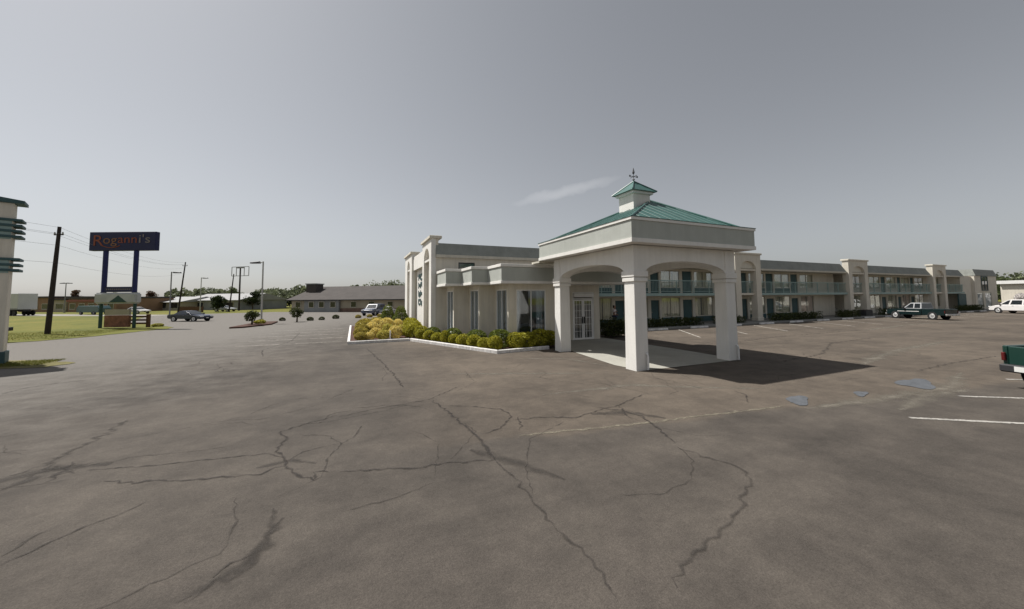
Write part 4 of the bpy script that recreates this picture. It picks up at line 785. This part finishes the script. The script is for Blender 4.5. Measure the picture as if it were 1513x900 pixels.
for i, (x, y, rz, pt, lb) in enumerate(((-4.2, 52.0, -115, 'paint_white', 'white car parked beside the slate blue vehicle'), (-72.6, 158, 60, 'paint_white', 'white car parked far off beyond the road in front of dark roofs'), (-68.5, 152, 60, 'paint_silver', 'silver car parked far off beyond the road'), (-35.9, 92, -30, 'paint_silver', 'silver car beside the dark evergreen across the road'), (-48.6, 86.5, -34, 'paint_white', 'white car on the road behind the driveway lamp'))):
    car('sedan', lb, 'car', (x, y, 0), R(rz), pt, 4.6, .88, sed_body, [(-1.55, .84), (1.05, .82), (.1, 1.32), (-.75, 1.34)], .62, .82, 1.34, [[(-.25, .9), (.75, .9), (.12, 1.24), (-.25, 1.26)], [(-1.2, .9), (-.35, .9), (-.35, 1.26), (-.72, 1.26)]], ((.98, .87), (.2, 1.27)), ((-1.5, .88), (-.83, 1.28)), (-1.35, 1.4))
tr = thing('semi_trailer', 'pale grey box trailer parked across the road behind the lawn', 'trailer', (-67.2, 89.6, 0), R(-33.5))
MB().box(-5.5, 3.2, -1.25, 1.25, 1.15, 4.1).build('box', 'trailer_white', tr, bevel=.04); MB().box(-5.4, 3.1, -.5, .5, .8, 1.14).build('chassis', 'dark_plastic', tr)
MB().box(-5.5, 3.2, -1.29, -1.251, 1.1, 1.35).build('side_rail', 'pole_grey', tr); wheels(tr, (.2, 1.3, 2.4), 1.25, .5, 'dark_plastic'); MB().box(-3.9, -3.6, -.9, .9, 0, .8).build('landing_gear', 'dark_plastic', tr)
bn = thing('utility_trailer', 'low dark teal covered trailer at the roadside behind the lawn', 'trailer', (-54.4, 85.4, 0), R(-34)); MB().sideprism([(-2.7, .45), (2.7, .45), (2.75, 1.2), (2.3, 1.68), (-2.3, 1.68), (-2.75, 1.2)], -.95, .95).build('body', 'paint_teal', bn, bevel=.05); wheels(bn, (-1.6, 1.6), .96, .34, 'pole_grey')

# ------------------------------------------------------------------ signs, poles, lamps
# pylon with teal fins at the edge of the driveway
py = thing('pylon_sign', 'tall pale pylon sign with rows of teal fins and slanted teal cap', 'sign', (-21.75, 12.15, 0), R(23.6))
MB().box(-2.1, 0, -.0, .7, -.05, 6.6).build('shaft', 'stucco', py, bevel=.015)
MB().box(-2.2, .06, -.06, .76, -.05, .5).build('base', 'teal', py, bevel=.02)
MB().hexa([(-2.3, -.12, 6.6), (.27, -.12, 6.6), (.27, .82, 6.6), (-2.3, .82, 6.6), (-2.3, -.12, 7.05), (.27, -.12, 6.72), (.27, .82, 6.72), (-2.3, .82, 7.05)]).build('cap', 'teal', py)
for z in (5.85, 5.62, 5.39, 5.16, 4.22, 3.99, 3.77): MB().box(-2.3, .25, -.09, .79, z, z + .10).build('fin', 'teal', py, bevel=.01)
MB().box(-2.05, -.02, -.035, -.005, 5.1, 5.9).build('band', 'teal_light', py); MB().box(-2.05, -.02, -.035, -.005, 3.7, 4.3).build('band', 'teal_light', py)
lg = MB().add([(-.95 + .26 * math.cos(t) - (.62 if k else .0) * 0, -.04 if k == 0 else -.004, 6.22 + .2 * math.sin(t)) for k in (0, 1) for t in np.arange(12) * math.pi / 6], [tuple(range(12))] + [(i, (i + 1) % 12, 12 + (i + 1) % 12, 12 + i) for i in range(12)]); lg.build('emblem', 'sign_green', py)
mb_ = thing('meter_post', 'short dark post with a small box at the lawn edge', 'post', (-28.6, 23.75, 0)); MB().tube([(0, 0, -.02), (0, 0, .8)], .045, 8).build('post', 'wood_dark', mb_); MB().box(-.2, .2, -.1, .1, .72, .95).build('box', 'dark_plastic', mb_, bevel=.02)

sg = thing('roadside_sign', 'navy roadside sign on two posts with red and gold lettering', 'sign', (-28.6, 35.9, 0), R(-23.4))
for x in (-1.9, .98): MB().tube([(x, 0, 3.3), (x, 0, 7.5)], .19, 12).build('post', 'post_blue', sg)
for x in (-2.05, 1.1): MB().tube([(x, 0, -.05), (x, 0, 3.35)], .13, 12).build('lower_post', 'sign_green', sg)
pn = MB().box(-3.3, 2.92, -.22, .22, 7.25, 9.02).build('panel', 'navy', sg, bevel=.03)
def put_text(txt, size, x, z, m, parent, y=-.235, sx=1):
    me = text_mesh(txt, size, .012); o = link('lettering', me, m, parent, (x, y, z)); o.rotation_euler = (R(90), 0, 0); o.scale = (sx, 1, 1); return o
put_text('R', 1.45, -3.0, 7.72, 'sign_red', pn, sx=1.2); put_text('og', 1.15, -2.02, 7.9, 'sign_gold', pn, sx=1.2); put_text('ann', 1.12, -.62, 7.96, 'sign_red', pn, sx=1.18); put_text("i's", 1.12, 1.3, 7.96, 'sign_pale', pn, sx=1.35)
MB().tube([(-2.05 + i * .17, -.235, 7.72 - .2 * math.sin(math.pi * i / 10)) for i in range(11)], .035, 6).build('swash', 'sign_red', pn)
xb = MB().box(-1.9, .98, -.12, .12, 3.36, 3.86).build('crossbar', 'navy', sg, bevel=.02)
k = MB()
for i in range(13): k = MB().box(-1.55 + i * .18, -1.45 + i * .18, -.132, -.121, 3.56, 3.68); k.build('small_letter', 'sign_pale', xb)
cb_ = MB().box(-2.5, 1.45, -.3, .3, 2.28, 3.3).build('cabinet', 'sign_grey', sg, bevel=.12, seg=3)
MB().add([(-1.05, -.306, 2.4), (.65, -.306, 2.4), (-.2, -.306, 3.05), (-1.05, -.296, 2.4), (.65, -.296, 2.4), (-.2, -.296, 3.05)], [(0, 1, 2), (3, 4, 1, 0), (4, 5, 2, 1), (5, 3, 0, 2)]).build('emblem', 'sign_green', cb_)
MB().box(-1.6, .7, -.12, .12, .1, 1.2).build('reader_board', 'orange_board', sg, bevel=.02); MB().box(-1.6, .7, -.1, .1, 1.22, 1.75).build('reader_board', 'tan_wall', sg, bevel=.02)
rf_ = thing('rail_fence', 'short weathered rail fence ending in a post beside the roadside sign', 'fence', (-27.2, 36.2, 0), R(-23.4))
MB().box(.3, .55, -.12, .12, -.05, 1.25).build('post', 'wood_rust', rf_, bevel=.02)
for z in (.3, .62, .95): MB().box(-1.2, .31, -.04, .04, z, z + .16).build('rail', 'wood_rust', rf_, bevel=.01)
put(green[1], 'low_shrub', -26.3, 36.6, 0, .9, .4, 'low dark plant at the foot of the rail fence post', 'shrub', None, 4)

WP = {}
def utility(label, x, y, h, lean, key, r=.15, arm=0):
    t = thing('utility_pole', label, 'pole', (x, y, 0)); tp = Vector((lean[0], lean[1], h))
    MB().tube([(0, 0, -.1), tuple(tp * .5), tuple(tp)], [r, r * .85, r * .62], 9).build('shaft', 'wood_dark', t)
    if arm:
        d = Vector((.92, -.4, 0)); c_ = tp * .925; MB().tube([tuple(c_ - d * arm), tuple(c_ + d * arm)], .05, 6).build('crossarm', 'wood_dark', t)
        for s_ in (-1, 1): p = c_ + d * arm * .9 * s_; MB().tube([tuple(p), (p.x, p.y, p.z + .1), (p.x, p.y, p.z + .22)], [.03, .06, .03], 6).build('insulator', 'pole_light', t)
    WP[key] = Vector((x, y, 0)) + tp; return t
utility('dark leaning wooden utility pole standing in the lawn', -30.53, 30.54, 8.4, (.35, -.15), 'A', .17, .35)
utility('tall leaning utility pole behind the dark blue sedan', -43.0, 88.6, 10.7, (1.0, -.4), 'B', .16, .5)
utility('short utility pole beside the empty sign frame', -33.6, 86.1, 8.2, (.6, 0), 'C', .14)
WP['0'] = Vector((-42, -12, 8.5))
rg = random.Random(2)
def wire(p, q, sag, label): 
    pts = [p.lerp(q, i / 16) - Vector((0, 0, sag * 4 * (i / 16) * (1 - i / 16))) for i in range(17)]
    o = MB().tube([tuple(v_ - p) for v_ in pts], .008, 5).build('power_line', 'wire'); o.location = p; tag(o, label, 'wire')
dA = [Vector((0, 0, -.05)), Vector((-.3, .1, -.6)), Vector((.3, -.1, -.6)), Vector((0, 0, -1.5)), Vector((0, 0, -2.9))]
for i, d in enumerate(dA):
    wd = ('top', 'second', 'third', 'fourth', 'lowest')[i]
    wire(WP['0'] + d, WP['A'] + d * .98 + Vector((-.02 * -d.z, .01, 0)), .25, wd + ' power line running from the lawn pole past the pylon sign')
    wire(WP['A'] + d * .98, WP['B'] + d * .8, .9, wd + ' power line running from the lawn pole to the tall leaning pole')
def lamp(label, x, y, h, ddx, ddy, m='pole_light', rad=.09, double=False):
    t = thing('lamp_post', label, 'street lamp', (x, y, 0)); n = math.hypot(ddx, ddy); d = Vector((ddx / n, ddy / n, 0))
    MB().tube([(0, 0, -.05), (0, 0, h)], [rad, rad * .75], 10).build('pole', m, t); MB().tube([(0, 0, 0), (0, 0, .5)], rad * 2.2, 12).build('footing', 'concrete', t)
    for s_ in ((1, -1) if double else (1,)):
        e0 = d * .35 * s_; e1 = d * 1.35 * s_; MB().tube([(0, 0, h - .1), (e0.x, e0.y, h - .08)], .05, 8).build('arm', m, t)
        sd_ = Vector((-d.y, d.x, 0)) * .2; a = e0; b = e1
        MB().hexa([tuple(a + sd_ + Vector((0, 0, h - .22))), tuple(a - sd_ + Vector((0, 0, h - .22))), tuple(b - sd_ + Vector((0, 0, h - .22))), tuple(b + sd_ + Vector((0, 0, h - .22))), tuple(a + sd_ * .8 + Vector((0, 0, h + .02))), tuple(a - sd_ * .8 + Vector((0, 0, h + .02))), tuple(b - sd_ * .7 + Vector((0, 0, h - .06))), tuple(b + sd_ * .7 + Vector((0, 0, h - .06)))]).build('lamp_head', 'lamp_head', t, bevel=.03)
lamp('pale lamp post on the traffic island with a single head', -17.89, 36.69, 6.65, -.92, .4)
lamp('grey lamp post with a single head beside the dark blue sedan', -33.5, 58.7, 6.75, .92, -.4, 'pole_grey')
lamp('pale lamp post with a single head in front of the grey shed', -38.3, 85.3, 7.3, .92, -.4)
lamp('far lamp post with two heads above the orange brick shops', -70.3, 108.2, 6.9, .92, -.4, 'pole_grey', .1, True)
bf = thing('empty_sign_frame', 'tall pole carrying an empty rectangular sign frame', 'sign', (-34.5, 97, 0), R(-37)); MB().tube([(0, 0, -.05), (0, 0, 10.4)], [.2, .15], 10).build('pole', 'wood_dark', bf)
for z in (8.4, 10.6): MB().box(-2.6, 2.6, -.06, .06, z - .06, z + .06).build('frame_bar', 'pole_grey', bf)
for x in (-2.6, -1.2, 1.2, 2.6): MB().box(x - .05, x + .05, -.05, .05, 8.46, 10.54).build('frame_bar', 'pole_grey', bf)
MB().box(-.9, .9, -.15, .15, 10.25, 10.5).build('bracket', 'pole_grey', bf)

# ------------------------------------------------------------------ buildings round about
def shop(label, p, q, h, depth, wm_, rm, nwin, roof='flat', eave=None, winz=(.6, 2.0)):
    Lh = math.hypot(q[0] - p[0], q[1] - p[1]); t = thing('shop_building', label, 'building', (*p, 0), math.atan2(q[1] - p[1], q[0] - p[0]))
    ev_ = eave or h; MB().box(0, Lh, 0, depth, -.05, ev_).build('wall', wm_, t)
    if roof == 'flat': MB().box(-.2, Lh + .2, -.4, depth + .2, ev_ + .002, ev_ + .4).build('roof', rm, t)
    else: MB().add([(-.4, -.8, ev_ - .05), (Lh + .4, -.8, ev_ - .05), (Lh + .4, depth + .8, ev_ - .05), (-.4, depth + .8, ev_ - .05), (-.4, depth / 2, h), (Lh + .4, depth / 2, h)], [(0, 1, 5, 4), (2, 3, 4, 5), (1, 2, 5), (3, 0, 4), (3, 2, 1, 0)]).build('roof', rm, t)
    for i in range(nwin):
        x = Lh * (i + .5) / nwin; w_ = Lh / nwin * .3; o = MB().box(x - w_, x + w_, -.05, .02, *winz).build('window', 'car_glass', t); frame_mb('a', x - w_ - .08, x + w_ + .08, -.08, -.051, winz[0] - .08, winz[1] + .08, .09).build('frame', 'trim', o)
    return t, Lh
shop('orange brick shop behind the box trailer with a dark truck bay', (-88, 126), (-78.3, 118.9), 3.5, 10, 'brick_orange', 'shingle', 3)
shop('low white fronted shop between the orange brick shops', (-77.6, 118.4), (-74.0, 115.7), 2.9, 9, 'tan_wall', 'shingle', 1)
t, Lh = shop('wide orange brick shop with a red band under its roof', (-73.4, 115.3), (-60.5, 105.8), 3.2, 12, 'brick_orange', 'shingle', 5); MB().box(0, Lh, -.42, -.401, 2.5, 2.9).build('fascia_band', 'sign_red', t)
shop('long grey roofed shop farther down the road', (-66, 122), (-50, 109.8), 3.6, 12, 'tan_wall', 'shed_roof', 5, 'gable', 2.2)
shop('pale grey metal shed with a shallow roof across the road', (-52.5, 117), (-36, 104), 4.4, 14, 'grey_wall', 'shed_roof', 2, 'gable', 2.6)
fe = thing('board_fence', 'low dark brown board fence in front of the grey shed', 'fence', (-43.7, 91.3, 0), math.atan2(-3.8, 5.3))
for i in range(26): MB().box(i * .25, i * .25 + .23, -.03, .03, 0, 1.2 + .05 * math.sin(i * 2.1)).build('board', 'wood_rust', fe)
# long building with the big grey roof
p, q = (-20.7, 76.7), (6, 57.2); Lh = math.hypot(q[0] - p[0], q[1] - p[1])
t = thing('long_building', 'long low building under a broad grey shingle roof with a squat chimney', 'building', (*p, 0), math.atan2(q[1] - p[1], q[0] - p[0]))
MB().box(0, Lh, 0, 14, -.05, 2.45).build('wall', 'tan_wall', t); MB().box(3.6, Lh, -.06, -.002, -.05, .75).build('brick_base', 'brick', t)
MB().box(3.5, 11.5, -.5, -.062, -.05, 2.3).build('porch', 'grey_wall', t)
MB().add([(-.6, -1.0, 2.42), (Lh + .5, -1.0, 2.42), (Lh + .5, 15, 2.42), (-.6, 15, 2.42), (-.2, 7, 5.35), (Lh + .2, 7, 5.35)], [(0, 1, 5, 4), (2, 3, 4, 5), (1, 2, 5), (3, 0, 4), (3, 2, 1, 0)]).build('roof', 'shingle', t)
MB().box(-.62, Lh + .5, -1.04, -1.002, 2.28, 2.46).build('gutter', 'dark_plastic', t)
ch = MB().box(.3, 2.7, 3.4, 5.6, 3.2, 5.75).build('chimney', 'shingle', t); MB().box(.15, 2.85, 3.25, 5.75, 5.75, 5.95).build('cap', 'grey_wall', ch)
for i, x in enumerate((1.6, 5.2, 7.6, 10.2, 14.5, 18.5, 22.5, 27)):
    y = -.5 if 3.5 < x < 11.5 else 0; o = MB().box(x - .55, x + .55, y - .05, y - .004 - (.06 if y == 0 and x > 4 else 0) * 0, .95, 2.0).build('window', 'car_glass', t); frame_mb('a', x - .65, x + .65, y - .09, y - .051, .87, 2.08, .09).build('frame', 'trim', o)
t, Lh = shop('low beige building with a white roof edge behind the minivan', (92.5, 14), (92.5, -40), 4.3, 16, 'stucco', 'tar_roof', 7, 'flat', 4.2, (1.0, 2.4)); MB().box(-.25, Lh + .25, -.46, -.402, 4.1, 4.65).build('roof_edge', 'white_paint', t)
for i, (x, y, d, h, m) in enumerate(((88.9, 11.2, 1.5, 2.9, 'leaf_white'), (89.0, 9.0, 1.7, 2.9, 'leaf_dark'), (88.9, 7.6, 1.8, 3.2, 'leaf_white'))):
    put(shrub_mesh(30 + i, m, 900, .14), 'tall_shrub', x, y, 0, d, h, ('white blossoming shrub against the beige building behind the minivan bonnet', 'dark bush between two white blossoming shrubs', 'taller white blossoming shrub beside the dark bush')[i], 'shrub', None, i)

# ------------------------------------------------------------------ trees
for i, (x, y, h, r, m, lb) in enumerate((
    (-36.0, 88, 3.4, 1.7, 'leaf_dark', 'very dark round evergreen across the road by the shed'), (-33.6, 105.5, 5.2, 1.9, 'leaf_dark', 'dark pointed evergreen on the far grass bank'),
    (-72, 130, 5.2, 1.8, 'leaf_tree', 'green tree behind the low white fronted shop'), (-63, 128, 5.4, 1.5, 'leaf_brown', 'thin brownish tree above the wide orange brick shop'), (-81, 132, 5.8, 1.6, 'leaf_brown', 'reddish tree behind the orange brick shop'),
    (-8.5, 84, 6.6, 1.0, 'leaf_tree', 'small tree showing above the long grey roof'), (-50, 128, 6.3, 2.8, 'leaf_tree', 'broad green tree behind the grey shed'), (-42, 124, 6.2, 2.6, 'leaf_tree', 'round green tree behind the empty sign frame'),
    (128, 14, 8.5, 2.6, 'leaf_brown', 'reddish tree rising above the low beige building'), (118, 22, 7.0, 4, 'leaf_tree', 'wide green tree behind the end of the room wing'), (122, 10, 6.6, 4, 'leaf_tree', 'green tree behind the low beige building roof'), (126, 0, 7.2, 4.2, 'leaf_tree', 'large green tree farther along behind the beige building'))):
    tree('tree', lb, (x, y, 0), h, r, 50 + i, m, None, 1900, .34, .22 if i < 2 else .32)
g_ = np.random.default_rng(12); P_ = []
def wood(x0, y0, x1, y1, n, h0, h1, sd_):
    for i in range(n):
        k = (i + g_.uniform(-.4, .4)) / n; x, y = x0 + (x1 - x0) * k + g_.normal() * 4, y0 + (y1 - y0) * k + g_.normal() * 6; h = g_.uniform(h0, h1)
        for j in range(3): r = h * g_.uniform(.28, .42); P_.append(ball_pts(330, r, r, h * .36, 0, sd_ * 1000 + i * 3 + j, .3, -99, .6) + np.array([x + g_.normal() * r * .6, y + g_.normal() * r * .6, h * g_.uniform(.42, .64)]))
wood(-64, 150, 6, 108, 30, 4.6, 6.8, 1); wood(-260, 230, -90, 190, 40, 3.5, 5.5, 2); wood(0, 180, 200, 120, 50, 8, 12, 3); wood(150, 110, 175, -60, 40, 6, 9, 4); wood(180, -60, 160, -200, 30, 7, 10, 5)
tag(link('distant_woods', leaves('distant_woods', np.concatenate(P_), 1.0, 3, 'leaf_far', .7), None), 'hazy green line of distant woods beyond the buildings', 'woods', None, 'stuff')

# ------------------------------------------------------------------ person waiting under the balcony
pr = thing('person', 'person in a pale top and dark jeans standing under the balcony behind the hedge', 'person', (10.2, 13.6, .12), R(-150))
def skin(name, pts, edges, rad, m, parent):
    me = bpy.data.meshes.new(name); me.from_pydata(pts, edges, []); me.update(); o = link(name, me, m, parent)
    md = o.modifiers.new('skin', 'SKIN'); sv = me.skin_vertices[0].data
    for i, r in enumerate(rad): sv[i].radius = (r, r) if not isinstance(r, tuple) else r
    sv[0].use_root = True; md.use_smooth_shade = True; s2 = o.modifiers.new('sub', 'SUBSURF'); s2.levels = 2; s2.render_levels = 2; return o
bp_ = [(0, 0, .92), (0, 0, 1.15), (0, 0, 1.36), (0, 0, 1.46), (0, .02, 1.53), (0, .03, 1.62), (0, .02, 1.69),
       (-.17, 0, 1.36), (-.25, -.02, 1.1), (-.2, .16, .95), (-.17, .23, .93), (.17, 0, 1.36), (.28, .06, 1.14), (.2, .24, 1.22), (.17, .31, 1.25),
       (-.1, 0, .85), (-.1, .02, .48), (-.1, 0, .09), (-.1, .14, .04), (.1, 0, .85), (.11, .02, .48), (.11, 0, .09), (.11, .14, .04)]
be = [(0, 1), (1, 2), (2, 3), (3, 4), (4, 5), (5, 6), (2, 7), (7, 8), (8, 9), (9, 10), (2, 11), (11, 12), (12, 13), (13, 14), (0, 15), (15, 16), (16, 17), (17, 18), (0, 19), (19, 20), (20, 21), (21, 22)]
br = [(.15, .11), (.14, .10), (.15, .10), .055, .08, .095, .06, .055, .045, .036, .04, .055, .045, .036, .04, .085, .06, .045, .04, .085, .06, .045, .04]
bd = skin('body', bp_, be, br, 'skin', pr)
skin('shirt', bp_[:3] + bp_[7:9] + bp_[11:13], [(0, 1), (1, 2), (2, 3), (3, 4), (2, 5), (5, 6)], [(.17, .13), (.165, .125), (.165, .12), .075, .06, .075, .06], 'shirt', pr)
skin('trousers', [bp_[0]] + bp_[15:18] + bp_[19:22], [(0, 1), (1, 2), (2, 3), (0, 4), (4, 5), (5, 6)], [(.165, .125), .1, .075, .065, .1, .075, .065], 'denim', pr)
skin('hair', [(0, -.02, 1.72), (0, -.06, 1.62), (0, -.07, 1.48)], [(0, 1), (1, 2)], [.085, .1, .07], 'hair', pr)
